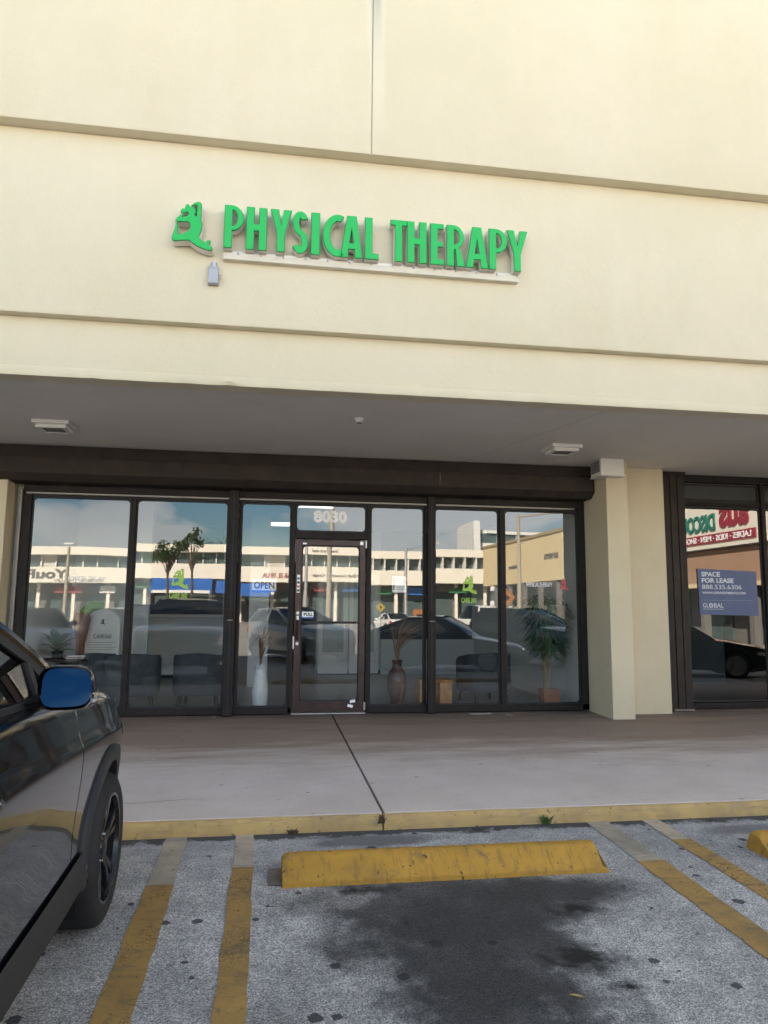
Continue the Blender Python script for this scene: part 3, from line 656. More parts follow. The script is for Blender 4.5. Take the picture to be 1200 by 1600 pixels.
GL = [('P', -0.478, -0.305), ('H', -0.285, -0.102), ('Y', -0.074, 0.12), ('S', 0.123, 0.269), ('I', 0.292, 0.373), ('C', 0.396, 0.559), ('A', 0.559, 0.764), ('L', 0.782, 0.912), ('T', 1.019, 1.174), ('H', 1.174, 1.361), ('E', 1.394, 1.525), ('R', 1.549, 1.727), ('A', 1.733, 1.95), ('P', 1.956, 2.137), ('Y', 2.13, 2.338)]
YF = -3.54
for c, a, b_ in GL:
    lp = [[(a+u*HC, ZL+v*HC) for u, v in l] for l in glyph(c, (b_-a)/HC)]
    o = MB().loops(lp, XZ(YF+.012), 0, .075, 1, 0).build('letter', [ret, trim], sign)
    cx = sum(p[0] for p in lp[0])/len(lp[0]); cz = ZL+HC/2
    # inset acrylic face, leaving the dark trim cap showing
    def inset(l, q):
        A = sum(l[i][0]*l[(i+1) % len(l)][1]-l[(i+1) % len(l)][0]*l[i][1] for i in range(len(l))); sg = 1 if A > 0 else -1; r_ = []
        for i in range(len(l)):
            p0, p1, p2 = Vector(l[i-1]), Vector(l[i]), Vector(l[(i+1) % len(l)]); d1 = (p1-p0).normalized(); d2_ = (p2-p1).normalized()
            n1, n2 = Vector((-d1.y, d1.x))*sg, Vector((-d2_.y, d2_.x))*sg; n_ = (n1+n2); n_ = n_.normalized() if n_.length > .01 else n1
            k = q/max(.45, n_.dot(n1)); r_.append(tuple(p1+n_*k))
        return r_
    fl = [inset(lp[0], .0045)]+[inset(l, -.0045) for l in lp[1:]]
    MB().loops(fl, XZ(YF), 0, .0115).build('face', green, o)
rw = MB().box(-.482, 2.262, -3.475, YM-.001, 4.452, 4.512).build('raceway', mat('cream_raceway', (.66, .61, .50), .5), sign, bevel=.004)
for k in range(14):
    x = -.35+k*.2; MB().tube([(x, -3.478, 4.517), (x, -3.478, 4.50)], .007).build('bolt', steel, rw)
box('backer_plate', ret, sign, -.46, 2.25, -3.455, YM-.001, 4.512, 4.54)
em = thing('emblem_sign', 'green seated figure emblem on the fascia left of the lettering', 'sign', (0, 0, 0))
ll = logo_loops(-.925, 4.487, -.572, 4.938)
bodyo = MB().loops(ll, XZ(YF+.012), 0, .095, 1, 0).build('return', [ret, trim], em)
fl = [inset(ll[0], .005)]+[inset(l, -.004) for l in ll[1:]]
MB().loops(fl, XZ(YF), 0, .0115).build('face', green, em)
eb = thing('disconnect_switch', 'small grey electrical switch box under the emblem on the fascia', 'switch box', (0, 0, 0))
MB().box(-.605, -.515, -3.475, YM-.001, 4.215, 4.375).build('box', grey_p, eb, bevel=.006)
MB().lathe([(.0, 0), (.028, 0), (.028, .045), (.0, .045)], 14, (-.56, -3.44, 4.375), 'z', cap=False).build('conduit', steel, eb, smooth=True)
MB().tube([(-.515, -3.45, 4.30), (-.495, -3.455, 4.30), (-.495, -3.455, 4.275)], .007).build('toggle', steel, eb)
MB().box(-.60, -.52, -3.478, -3.4755, 4.225, 4.345).build('cover', mat('grey_cover', (.40, .42, .46), .4), eb)

# ------------------------------------------------------------------ soffit fittings
ventdark = mat('vent_recess', (.20, .19, .17), .7)
for x, y, lab in ((-2.36, -1.50, 'white square canopy light fixture on soffit near left end'), (3.50, -1.45, 'white square canopy light fixture on soffit near the pilaster')):
    t_ = thing('canopy_light', lab, 'light', (x, y, ZS), 0, 'canopy light fixtures on the soffit')
    MB().box(-.19, .19, -.19, .19, -.042, -.001).build('housing', white_p, t_, bevel=.006)
    MB().loops([[(-.155, -.155), (.155, -.155), (.155, .155), (-.155, .155)], [(-.115, -.115), (-.115, .115), (.115, .115), (.115, -.115)]], lambda u, v, d: (u, -v, d), -.082, -.043).build('frame', white_p, t_)
    MB().box(-.114, .114, -.114, .114, -.07, -.045).build('lens', ventdark, t_)
t_ = thing('smoke_sensor', 'tiny white sensor on the soffit above the clinic door', 'sensor', (.9, -2.33, ZS))
MB().lathe([(.0, -.04), (.035, -.038), (.045, -.012), (.055, -.001)], 18, cap=False).build('body', white_p, t_, smooth=True); MB().box(-.02, .02, -.02, .02, -.052, -.04).build('lens', ventdark, t_)
t_ = thing('speaker_box', 'white louvred box fixed under the soffit at the pilaster', 'box', (0, 0, 0))
MB().box(4.26, 4.585, -.91, -.60, 3.135, ZS-.001).build('casing', white_p, t_, bevel=.006)
MB().box(4.252, 4.2595, -.88, -.63, 3.175, 3.33).build('grille', mat('grille_grey', (.2, .2, .19), .7, 0, .6, 60), t_)
MB().box(4.25, 4.60, -.918, -.595, 3.12, 3.134).build('base_plate', white_p, t_)

# ------------------------------------------------------------------ wheel stops and small litter
def wheel_stop(x0, x1, yf, label):
    zg = gz(yf); n = 60; P = []; rr = random.Random(label)
    prof = [(0, 0), (.004, .028), (.012, .036), (.13, .125), (.145, .132), (.21, .132), (.225, .125), (.27, .02), (.272, 0)]
    for i in range(n+1):
        s_ = i/n; x = x0+(x1-x0)*s_; e = min(s_, 1-s_)*(x1-x0); tap = 1 if e > .03 else .86+.14*(e/.03)
        j = [(rr.random()-.5)*.0035 for _ in prof]
        skew = .0
        P.append([(x+((.075 if s_ > .5 else -.0)*-1)*(z/.132)*(1 if e < .02 else 0), yf+y*1.0+j[k], max(0, z*tap+j[k]*.7)+zg+.0) for k, (y, z) in enumerate(prof)])
    mb = MB().grid(P, flip=False)
    for row, fl in ((P[0], 0), (P[-1], 1)):
        k = len(mb.v); mb.v += row; f = tuple(range(k, k+len(row))); mb.f.append(f[::-1] if fl else f); mb.mi.append(0)
    o = mb.build('wheel_stop', stop_m, None, smooth=True, ang=32, clean=True, bevel=.006)
    return tag(o, label, 'wheel stop', 'yellow concrete wheel stops')
wheel_stop(.125, 2.10, -5.40, 'long worn yellow concrete wheel stop beside the oil stain')
wheel_stop(3.22, 5.1, -5.36, 'yellow concrete wheel stop cut off by the right edge')
# bare concrete footprint next to the stop
stripe(.045, .14, -5.36, -5.10, worn_paint('old_stop_print', (.25, .20, .15), (.2, .18, .16), .6, 9, False), .005)
leafg = mat('weed_green', (.07, .13, .03), .6, 0, .3, 20)
def weed(x, y, z, h, n, label, m):
    mb = MB(); rr = random.Random(label)
    for _ in range(n):
        a = rr.random()*6.28; l_ = h*rr.uniform(.5, 1); wd = .004; b_ = (x+rr.uniform(-.03, .03), y+rr.uniform(-.008, .008), z)
        t_ = (b_[0]+math.cos(a)*l_*.6, b_[1]+math.sin(a)*l_*.35-.01, z+l_*.8); m_ = ((b_[0]+t_[0])/2, (b_[1]+t_[1])/2, z+l_*.62)
        mb.add([(b_[0]-wd, b_[1], b_[2]), (b_[0]+wd, b_[1], b_[2]), (m_[0]+wd, m_[1], m_[2]), (m_[0]-wd, m_[1], m_[2]), t_], [(0, 1, 2, 3), (3, 2, 4)])
    return tag(mb.build('weed', m, None), label, 'weed', 'weeds at the kerb foot')
weed(2.05, -4.485, gz(-4.48), .09, 40, 'green weed tuft at the foot of the yellow kerb', leafg)
dry = mat('dry_weed', (.11, .075, .045), .8, 0, .3, 20)
weed(.84, -4.47, -.13, .09, 16, 'dry brown weed growing in the kerb joint', dry)
weed(.22, -4.49, gz(-4.48), .05, 40, 'small dry weed at the kerb between faded line and joint', dry)
lf = mat('yellow_leaf', (.50, .36, .10), .6)
o = MB().grid([[(math.cos(a)*.0+.03*(t-.5)*2, wv*.008*math.sin(math.pi*t), .004+.004*abs(wv)) for wv in (-1, 0, 1)] for t, a in ((i/6, 0) for i in range(7))], flip=True).build('fallen_leaf', lf, None, loc=(1.33, -6.68, gz(-6.68)+.006), rot=(0, 0, -.5)); tag(o, 'small yellow fallen leaf on the asphalt near bottom edge', 'leaf')
pap = mat('paper', (.62, .60, .55), .8)
def scrap(x, y, w_, d_, rz, label):
    P = [[(w_*(i/4-.5), d_*(j/3-.5), .008+.006*random.random()) for i in range(5)] for j in range(4)]
    tag(MB().grid(P, flip=False).build('paper_scrap', pap, None, loc=(x, y, .0175*y+.002), rot=(0, 0, rz)), label, 'paper', 'litter on the walk')
scrap(2.80, -.24, .30, .10, .15, 'flat paper scrap on the walk under the right windows')
scrap(3.16, -.36, .10, .04, -.3, 'small crumpled paper scrap near the bamboo window')
scrap(-.62, -.2, .03, .03, .2, 'tiny white litter bit by the left shutter post')
for i, (x, y) in enumerate(((1.29, -.09), (1.75, -.09))):
    pass

# ------------------------------------------------------------------ cars
def spline(xs_, ys_, q):
    """monotone-ish cubic interpolation"""
    xs_ = np.array(xs_, float); ys_ = np.array(ys_, float); q = np.asarray(q, float)
    h = np.diff(xs_); d = np.diff(ys_)/h; m = np.zeros(len(xs_)); m[0] = d[0]; m[-1] = d[-1]
    for i in range(1, len(xs_)-1): m[i] = 0 if d[i-1]*d[i] <= 0 else 2*d[i-1]*d[i]/(d[i-1]+d[i])
    k = np.clip(np.searchsorted(xs_, q)-1, 0, len(h)-1); t = (q-xs_[k])/h[k]
    return (2*t**3-3*t**2+1)*ys_[k]+(t**3-2*t**2+t)*h[k]*m[k]+(-2*t**3+3*t**2)*ys_[k+1]+(t**3-t**2)*h[k]*m[k+1]
def paint(name, col, rough=.12, metal=.4):
    m, n, l, b = new_mat(name); b.inputs['Base Color'].default_value = (*col, 1); b.inputs['Roughness'].default_value = rough+.15; b.inputs['Metallic'].default_value = metal
    b.inputs['Coat Weight'].default_value = 1; b.inputs['Coat Roughness'].default_value = .03; b.inputs['Coat IOR'].default_value = 1.38; b.inputs['Specular IOR Level'].default_value = .25
    t = n.new('ShaderNodeTexCoord'); z = n.new('ShaderNodeTexNoise'); z.inputs['Scale'].default_value = 9; z.inputs['Detail'].default_value = 7; l(t.outputs['Object'], z.inputs['Vector'])
    mr = n.new('ShaderNodeMapRange'); mr.inputs[3].default_value = rough; mr.inputs[4].default_value = rough+.04; l(z.outputs['Fac'], mr.inputs[0]); l(mr.outputs[0], b.inputs['Roughness'])
    return m
tyre_m = mat('tyre_rubber', (.016, .016, .017), .75, 0, .2, 20, .2, 60); clad_m = mat('grey_black_cladding', (.024, .024, .026), .55, 0, .1, 20, .15, 120)
rim_dark = mat('gloss_black_rim', (.022, .022, .025), .22, .4); rim_alu = mat('alloy_rim', (.45, .45, .46), .3, .8)
chrome = mat('chrome', (.75, .75, .76), .08, 1, 0); lamp_w = mat('headlamp_lens', (.55, .57, .60), .1, .3); lamp_r = mat('tail_lamp', (.40, .02, .02), .15); lamp_o = mat('turn_lamp', (.8, .35, .05), .2)
seat_m = mat('car_seat', (.03, .03, .032), .7); well_m = mat('wheel_well', (.006, .006, .006), .95)
plate_m = mat('number_plate', (.7, .7, .68), .5)
mirror_m, n_, l_, b_ = new_mat('mirror_glass'); b_.inputs['Base Color'].default_value = (.007, .018, .038, 1); b_.inputs['Metallic'].default_value = 1; b_.inputs['Roughness'].default_value = .02
SUV = dict(front=.95, rear=-3.72, wb=2.75, r=.365, hw=.95, arch=.445, zr=1.74, zl=.25,
    Y=[-3.72, -3.66, -3.45, -2.75, -1.6, -1.05, -.6, 0, .5, .75, .88, .95], ZB=[1.02, 1.15, 1.28, 1.31, 1.28, 1.245, 1.20, 1.14, 1.05, .97, .88, .78],
    HW=[.70, .80, .90, .95, .955, .955, .952, .945, .90, .83, .70, .52],
    side=[(-.62, 0), (-1.72, 1), (-3.05, 1), (-3.58, 0)], wins=[[(-.86, .05), (-1.03, .05), (-1.03, .28)], [(-1.075, .05), (-1.075, .325), (-1.76, .91), (-2.08, .91), (-2.08, .05)], [(-2.20, .06), (-2.20, .90), (-2.85, .90), (-3.0, .06)], [(-3.09, .06), (-2.96, .88), (-3.10, .86), (-3.38, .06)]],
    cuts=(-.66, -2.14, -3.02))
SEDAN = dict(front=.92, rear=-3.75, wb=2.75, r=.33, hw=.90, arch=.385, zr=1.45, zl=.20,
    Y=[-3.75, -3.68, -3.45, -2.8, -1.8, -1.0, -.5, 0, .45, .72, .86, .92], ZB=[.85, .98, 1.06, 1.04, .99, .96, .92, .86, .78, .72, .66, .58],
    HW=[.66, .77, .86, .90, .905, .905, .90, .895, .86, .78, .66, .48],
    side=[(-.45, 0), (-1.42, 1), (-2.35, 1), (-3.35, 0)], wins=[[(-.95, .06), (-1.58, .88), (-1.92, .90), (-1.92, .06)], [(-2.02, .06), (-2.02, .90), (-2.40, .86), (-2.95, .06)]], cuts=(-.55, -1.97, -2.95))
PICK = dict(SUV, rear=-4.5, wb=3.5, zr=1.86, Y=[-4.5, -4.45, -4.3, -3.5, -2.6, -1.2, -.6, 0, .5, .75, .9, .95], ZB=[1.22, 1.24, 1.26, 1.26, 1.26, 1.25, 1.22, 1.17, 1.14, 1.10, 1.0, .85],
    HW=[.92, .93, .94, .95, .95, .95, .95, .95, .93, .88, .80, .66], side=[(-.75, 0), (-1.45, 1), (-2.35, 1), (-2.6, 0)], wins=[[(-1.02, .08), (-1.5, .88), (-1.75, .9), (-1.75, .08)], [(-1.86, .08), (-1.86, .9), (-2.3, .9), (-2.42, .08)]], cuts=(-.7, -1.8, -2.6))
# profile: (inset from half width, height fraction between sill and belt)
PROF = [(.16, 0), (.035, 0), (.012, .035), (.012, .085), (.035, .15), (.034, .30), (.018, .50), (.006, .66), (.004, .735), (.026, .82), (.040, .90), (.055, .965), (.085, 1.0)]
def car(name, label, cat, spec, pm, loc, rz, group=None, detail=False, rim=None, grade=0, hb=1.0):
    t = thing(name, label, cat, loc, rz, group)
    if grade: t.rotation_euler = (math.atan(grade), 0, rz)
    S = spec; st = .045 if detail else .11
    gap = .0035
    yy = list(np.arange(S['rear'], S['front'], st))+[S['front']]
    for c in S['cuts']: yy = [v for v in yy if abs(v-c) > .018]+[c-gap*2, c-gap, c+gap, c+gap*2]
    yy = np.array(sorted(yy)); ZB = spline(S['Y'], S['ZB'], yy); HW = spline(S['Y'], S['HW'], yy)
    tv = np.linspace(0, len(PROF)-1, (len(PROF)-1)*(4 if detail else 2)+1); ki = np.arange(len(PROF))
    INS = np.interp(tv, ki, [p[0] for p in PROF]); 
    if detail: INS = spline(ki, [p[0] for p in PROF], tv)
    FZ = spline(ki, [p[1] for p in PROF], tv)
    zl = S['zl']; wheels = (0, -S['wb']); rw = S['r']; ra = S['arch']
    def zlow(y):   # bumpers rise a little at the ends
        return zl+.06*max(0, (y-S['front']+.45)/.45)**2+.08*max(0, (S['rear']+.5-y)/.5)
    def pt(y, zb, hw, ins, fz, groove=0): return (hw-ins-groove, y, zlow(y)+(zb-zlow(y))*fz)
    def surf_x(y, z):
        zb = float(spline(S['Y'], S['ZB'], [y])[0]); hw = float(spline(S['Y'], S['HW'], [y])[0]); f = min(1, max(0, (z-zlow(y))/(zb-zlow(y))))
        return hw-float(np.interp(f, FZ[4:], INS[4:]))
    rows = []
    for y, zb, hw in zip(yy, ZB, HW):
        gr = .010 if any(abs(abs(y-c)-gap) < 1e-5 and True for c in S['cuts']) else 0
        rows.append([pt(y, zb, hw, a, f, gr if .06 < f < .985 else 0) for a, f in zip(INS, FZ)])
    def hole(i, j):
        y = (yy[i]+yy[i+1])/2; z = (rows[i][j][2]+rows[i][j+1][2])/2
        return any((y-wy)**2+(z-rw)**2 < ra**2 for wy in wheels)
    groups = {'front_door': (S['cuts'][1], S['cuts'][0]), 'rear_door': (S['cuts'][2], S['cuts'][1])}
    for sgn in (1, -1):
        P = [[(sgn*x, y, z) for x, y, z in r_] for r_ in rows]
        side = MB().grid(P, flip=(sgn < 0), skip=lambda i, j: hole(i, j) or any(a < (yy[i]+yy[i+1])/2 < b_ and FZ[j] > .10 for a, b_ in groups.values()))
        side.build('body_side', pm, t, smooth=True, ang=50)
        for gname, (a, b_) in groups.items():
            o = MB().grid(P, flip=(sgn < 0), skip=lambda i, j: hole(i, j) or not (a < (yy[i]+yy[i+1])/2 < b_ and FZ[j] > .10)).build(gname, pm, t, smooth=True, ang=50, clean=True)
            # handle
            hy = a+.17; hz = S['ZB'][4]-.20 if not detail else 1.075; sx = surf_x(hy, hz)
            MB().tube([(sgn*(sx-.005), hy+.01, hz), (sgn*(sx+.032), hy+.03, hz+.004), (sgn*(sx+.036), hy+.12, hz+.006), (sgn*(sx+.03), hy+.19, hz+.004), (sgn*(sx-.005), hy+.21, hz)], [.012, .017, .018, .016, .01], 10).build('handle', pm if not detail else chrome if False else pm, o, smooth=True)
        # sill cladding strip along the doors
        sk = []
        for y in np.linspace(-S['wb']+ra+.02, -ra-.02, 24): sk.append([(sgn*(surf_x(y, z)+.013), y, z) for z in (zl+.0, zl+.03, zl+.11, zl+.15)])
        MB().grid(sk, flip=(sgn < 0)).build('sill_cladding', clad_m, t, smooth=True, ang=60)
        for wy in wheels:
            # arch cladding lip and liner
            ring = []
            for k in range(41):
                a = R(-28+236*k/40); row = []
                for rr_, pr in ((ra+.062, .0), (ra+.058, .018), (ra-.005, .022), (ra-.022, .014), (ra-.024, -.09)):
                    y, z = wy+rr_*math.cos(a), rw+rr_*math.sin(a)
                    if z < zl-.02: z = zl-.02
                    row.append((sgn*(surf_x(y, max(z, zl+.12))+pr), y, z))
                ring.append(row)
            MB().grid(ring, flip=(sgn > 0)).build('arch_trim', clad_m, t, smooth=True, ang=40)
            well = [[(sgn*x, wy+(ra-.01)*math.cos(R(-25+230*k/24)), rw+(ra-.01)*math.sin(R(-25+230*k/24))) for x in (S['hw']-.06, S['hw']-.38)] for k in range(25)]
            ww = MB().grid(well, flip=(sgn < 0)); kx = sgn*(S['hw']-.38)
            kk = len(ww.v); ww.v += [(kx, wy+(ra-.01)*math.cos(R(-25+230*k/24)), rw+(ra-.01)*math.sin(R(-25+230*k/24))) for k in range(25)]; ww.f.append(tuple(range(kk, kk+25))); ww.mi.append(0)
            ww.build('wheel_liner', well_m, t)
            wheel(t, (sgn*(S['hw']-.005), wy, rw), sgn, rw, detail, rim or rim_alu)
    # top deck: hood forward of the cowl, belt deck under the glasshouse, tail
    cowl = S['side'][0][0]; tail = S['side'][-1][0]
    for nm, y0, y1, cr in (('hood', cowl-.02, S['front'], .055), ('deck', tail+.02, cowl, 0), ('tail', S['rear'], tail, .02)):
        idx = [i for i, y in enumerate(yy) if y0-.06 <= y <= y1+1e-6]
        P = []
        for i in idx:
            x0 = rows[i][-1][0]; z0 = rows[i][-1][2]
            P.append([(x0*u, yy[i], z0+cr*hb*(1-u*u)**.8*min(1, (S['front']+.02-yy[i])/.3)) for u in np.linspace(1, -1, 17)])
        if len(P) > 1: MB().grid(P, flip=True).build(nm, pm if nm != 'deck' else seat_m, t, smooth=True, ang=40)
    # nose and tail closing panels with bumper, grille and lamps
    for end, i in (('front', -1), ('rear', 0)):
        half = rows[i]; y = yy[i]; poly = [(x, z) for x, _, z in half]+[(-x, z) for x, _, z in half[::-1]]
        sg = 1 if end == 'front' else -1
        MB().loops([poly], lambda u, v, d: (u, y-sg*d, v), 0, .02).build(end+'_bumper', pm, t, clean=True)
        if end == 'front':
            MB().box(-.42, .42, y-.01, y+.012, zl+.28, zl+.42).build('grille', black_m, t, bevel=.01); MB().box(-.46, .46, y-.01, y+.008, zl+.08, zl+.20).build('lower_grille', black_m, t, bevel=.01)
            MB().lathe([(.0, 0), (.05, 0), (.05, .01), (.0, .01)], 16, (0, y+.012, zl+.36), 'y', cap=False).build('badge', chrome, t)
        else:
            MB().box(-.26, .26, y-.012, y+.01, zl+.32, zl+.45).build('number_plate', plate_m, t)
        for s_ in (1, -1):
            K = 7; P = []
            ys_ = np.linspace(S['front']-.42, S['front']-.06, K) if end == 'front' else np.linspace(S['rear']+.05, S['rear']+.38, K)
            for q, yl in enumerate(ys_):
                zb = float(spline(S['Y'], S['ZB'], [yl])[0]); za, zc = zlow(yl)+(zb-zlow(yl))*.68, zlow(yl)+(zb-zlow(yl))*(.80+.06*(q/K if end == 'front' else 1)+.0)
                P.append([(s_*(surf_x(yl, z)+.002), yl, z) for z in np.linspace(za, zc, 5)])
            MB().grid(P, flip=(s_ < 0)).build('headlight' if end == 'front' else 'tail_light', lamp_w if end == 'front' else lamp_r, t, smooth=True)
    # glasshouse
    zr = S['zr']
    def gy(y, f):
        zb = float(spline(S['Y'], S['ZB'], [y])[0]); hw = float(spline(S['Y'], S['HW'], [y])[0]); z = zb+(zr-zb)*f
        x = hw-.088-.20*f**1.25*(zr-zb)/.5; return x, y, z
    side = S['side']
    top = [(side[1][0]+(side[2][0]-side[1][0])*k/8, .98+.02*math.sin(math.pi*k/8)) for k in range(9)]
    ap = [(side[0][0]+(side[1][0]-side[0][0])*k/6, (k/6)**.92*.98) for k in range(6)]
    cp = [(side[2][0]+(side[3][0]-side[2][0])*k/6, (1-(k/6)**1.15)*.98) for k in range(1, 7)]
    outl = ap+top+cp
    for sgn in (1, -1):
        def f3(u, v, d, o=0):
            x, y, z = gy(u, v); return (sgn*(x-d), y, z)
        fr_ = MB().loops([outl]+[w_ for w_ in S['wins']], f3, 0, .045).build('window_frame', pm if not detail else clad_m, t, clean=True)
        for w_ in S['wins']:
            MB().loops([w_], f3, .014, .02, 1, 1).build('side_window', [car_glass, car_glass], t, clean=True)
    P = []
    for k in range(11):
        y, f = (ap+[top[0]])[0][0]+(top[0][0]-ap[0][0])*k/10, (k/10)**.92*.98
        x, _, z = gy(y, f); P.append([((x-.02)*u, y+.10*(1-u*u), z+.01) for u in np.linspace(1, -1, 9)])
    MB().grid(P, flip=False).build('windscreen', car_glass, t, smooth=True)
    P = []
    for k in range(9):
        y, f = side[2][0]+(side[3][0]-side[2][0])*k/8, (1-(k/8)**1.15)*.98
        x, _, z = gy(y, f); P.append([((x-.02)*u, y-.07*(1-u*u), z+.01) for u in np.linspace(1, -1, 9)])
    MB().grid(P, flip=False).build('rear_window', car_glass, t, smooth=True)
    P = []
    for y, f in top: x, _, z = gy(y, f); P.append([(x*u, y+(.10*(1-u*u) if y == top[0][0] else -.07*(1-u*u) if y == top[-1][0] else 0), z+.05*(1-u*u)) for u in np.linspace(1, -1, 13)])
    MB().grid(P, flip=False).build('roof', pm, t, smooth=True)
    for sgn in (1, -1): # pillar bars give the screen edges thickness
        MB().tube([(sgn*(gy(y, f)[0]-.02), y, gy(y, f)[2]+.008) for y, f in ap+[top[0]]], .03, 8).build('pillar', pm, t, smooth=True)
        MB().tube([(sgn*(gy(y, f)[0]-.015), y, gy(y, f)[2]+.008) for y, f in top], .025, 8).build('roof_rail', pm, t, smooth=True)
    for sgn in (1, -1):
        for y0 in (side[1][0]-.25, side[2][0]+.05) if S is not PICK else (side[1][0]-.3,):
            s1 = MB().box(sgn*.40-.25, sgn*.40+.25, y0-.10, y0+.06, .55, S['zr']-.42).build('seat', seat_m, t, bevel=.05)
            MB().box(sgn*.40-.13, sgn*.40+.13, y0-.10, y0+.02, S['zr']-.43, S['zr']-.20).build('headrest', seat_m, s1, bevel=.04)
    # door mirrors
    for sgn in (1, -1):
        my = side[0][0]-.52; zb = float(spline(S['Y'], S['ZB'], [my])[0])
        if not detail:
            mo = MB().lathe([(.0, -.07), (.07, -.06), (.105, 0), (.095, .04), (.0, .045)], 12, (0, 0, 0), 'y', cap=False).build('door_mirror', pm, t, smooth=True, loc=(sgn*(S['hw']+.08), my, zb+.06)); mo.scale = (1.1, 1, .8)
    return t
def wheel(t, c, sgn, r, detail, rim):
    k = 40 if detail else 24
    ty = MB().lathe([(r*.70, -.01), (r*.73, .008), (r*.86, .012), (r*.955, -.004), (r*.99, -.03), (r, -.06), (r, -.17), (r*.96, -.215), (r*.72, -.225)], k, (0, 0, 0), 'x', cap=False)
    # stepped tread grooves read as rings
    w = thing_part('wheel', t, c, sgn)
    ty.build('tyre', tyre_m, w, smooth=True, ang=45)
    MB().lathe([(r*.72, .0), (r*.705, -.012), (r*.68, -.02), (r*.66, -.10), (r*.30, -.13), (.0, -.13)], k, (0, 0, 0), 'x', cap=False).build('rim', rim if not detail else well_m, w, smooth=True, ang=40)
    MB().lathe([(r*.725, .0), (r*.72, .006), (r*.68, .004), (r*.665, -.02)], k, (0, 0, 0), 'x', cap=False).build('rim_lip', rim, w, smooth=True, ang=40)
    for q in range(5):
        a0 = R(72*q+18); parts = ((-.20, .05), (.20, .05)) if detail else ((0, .10),)
        for off, wd in parts:
            mb = MB(); V = []
            for rad, ww, dx in ((.13, .055, -.035), (.36, .035, -.018), (.69, .040+wd*.3, -.008)):
                a = a0+off*(.35+.75*rad)
                for s_, e in ((-1, 0), (1, 0), (1, -.035), (-1, -.035)):
                    V.append((dx+e, rad*r*math.cos(a)-s_*ww*r*1.2*math.sin(a), rad*r*math.sin(a)+s_*ww*r*1.2*math.cos(a)))
            F = [(j*4+i, j*4+(i+1) % 4, j*4+4+(i+1) % 4, j*4+4+i) for j in range(2) for i in range(4)]+[(3, 2, 1, 0), (8, 9, 10, 11)]
            mb.add(V, F).build('spoke', rim, w, bevel=.006 if detail else 0, clean=True)
    MB().lathe([(.0, -.012), (.10*r, -.014), (.15*r, -.022), (.19*r, -.05)], 20, (0, 0, 0), 'x', cap=False).build('hub_cap', rim, w, smooth=True)
    if detail:
        for q in range(5):
            a = R(72*q+54); MB().lathe([(.0, -.025), (.010, -.026), (.011, -.045)], 8, (0, .13*r*1.35*math.cos(a), .13*r*1.35*math.sin(a)), 'x', cap=False).build('lug_nut', chrome, w, smooth=True)
        MB().lathe([(r*.60, -.085), (r*.60, -.10), (r*.2, -.10)], 32, (0, 0, 0), 'x', cap=False).build('brake_disc', steel, w, smooth=True)
def thing_part(name, parent, c, sgn):
    # the wheel's hub barrel is the part that carries tyre, rim and spokes
    o = MB().lathe([(.0, -.05), (.05, -.05), (.05, -.2), (.0, -.2)], 12, (0, 0, 0), 'x', cap=False).build(name, rim_dark, parent, loc=c)
    o.scale = (sgn, 1, 1)
    return o
black_paint = paint('black_car_paint', (.008, .008, .009), .15, 0)
suv = car('parked_suv', 'glossy black SUV parked nose to the kerb at left edge', 'car', dict(SUV, zl=.36), black_paint, (-1.715, -5.70, gz(-5.70)), 0, None, True, rim_dark, .03)
# door mirrors of the near car: shell, glass, lamp
for sgn in (1, -1):
    cx, cy, cz = sgn*(1.012), -1.255, 1.335
    K = 28; V = []; ringz = ((-.028, .985), (-.034, 1.0), (-.01, 1.03), (.05, .98), (.10, .78), (.135, .45), (.145, .1))
    def shape(k):
        a = 2*math.pi*k/K; c_, s_ = math.cos(a), math.sin(a); e = .55
        return (math.copysign(abs(c_)**e, c_)*.102*(1 if c_*1 < 0 else 1-.10*max(0, s_)), math.copysign(abs(s_)**e, s_)*(.083 if s_ > 0 else .080)*(1+.05*(-c_)))
    rows_ = [[(sgn*(shape(k)[0]*sc_), dy, shape(k)[1]*sc_) for k in range(K)] for dy, sc_ in ringz]
    mb = MB(); mb.v = [p for r_ in rows_ for p in r_]
    for j in range(len(rows_)-1):
        for k in range(K): mb.f.append((j*K+k, j*K+(k+1) % K, (j+1)*K+(k+1) % K, (j+1)*K+k)); mb.mi.append(0)
    mb.f.append(tuple((len(rows_)-1)*K+k for k in range(K))); mb.mi.append(0)
    mo = mb.build('door_mirror', black_paint, suv, smooth=True, ang=50, loc=(cx, cy, cz), rot=(0, 0, 0), clean=True); mo.scale = (.9, .9, .93)
    g_ = [(shape(k)[0]*.90, shape(k)[1]*.89) for k in range(K)]
    MB().loops([[(shape(k)[0]*.985, shape(k)[1]*.985) for k in range(K)]], lambda u, v, d: (sgn*u, .052+d, v), 0, .01).build('bezel', black_m, mo, clean=True)
    gl_ = MB().loops([g_], lambda u, v, d: (sgn*u, -.002+d+.15*u+.165*v, v), 0, .004).build('mirror_glass', mirror_m, mo, clean=True)
    MB().tube([(sgn*.100, -.022, -.028), (sgn*.109, .01, -.026), (sgn*.100, .06, -.024)], .010, 8).build('turn_lamp', chrome, mo, smooth=True)
    MB().tube([(sgn*.100, -.022, -.048), (sgn*.106, .01, -.046), (sgn*.098, .06, -.044)], .007, 8).build('turn_lamp', lamp_w, mo, smooth=True)
    MB().tube([(sgn*-.07, .06, -.03), (sgn*-.14, .07, -.075), (sgn*-.21, .09, -.10)], [.035, .03, .035], 10).build('mirror_arm', black_paint, mo, smooth=True)

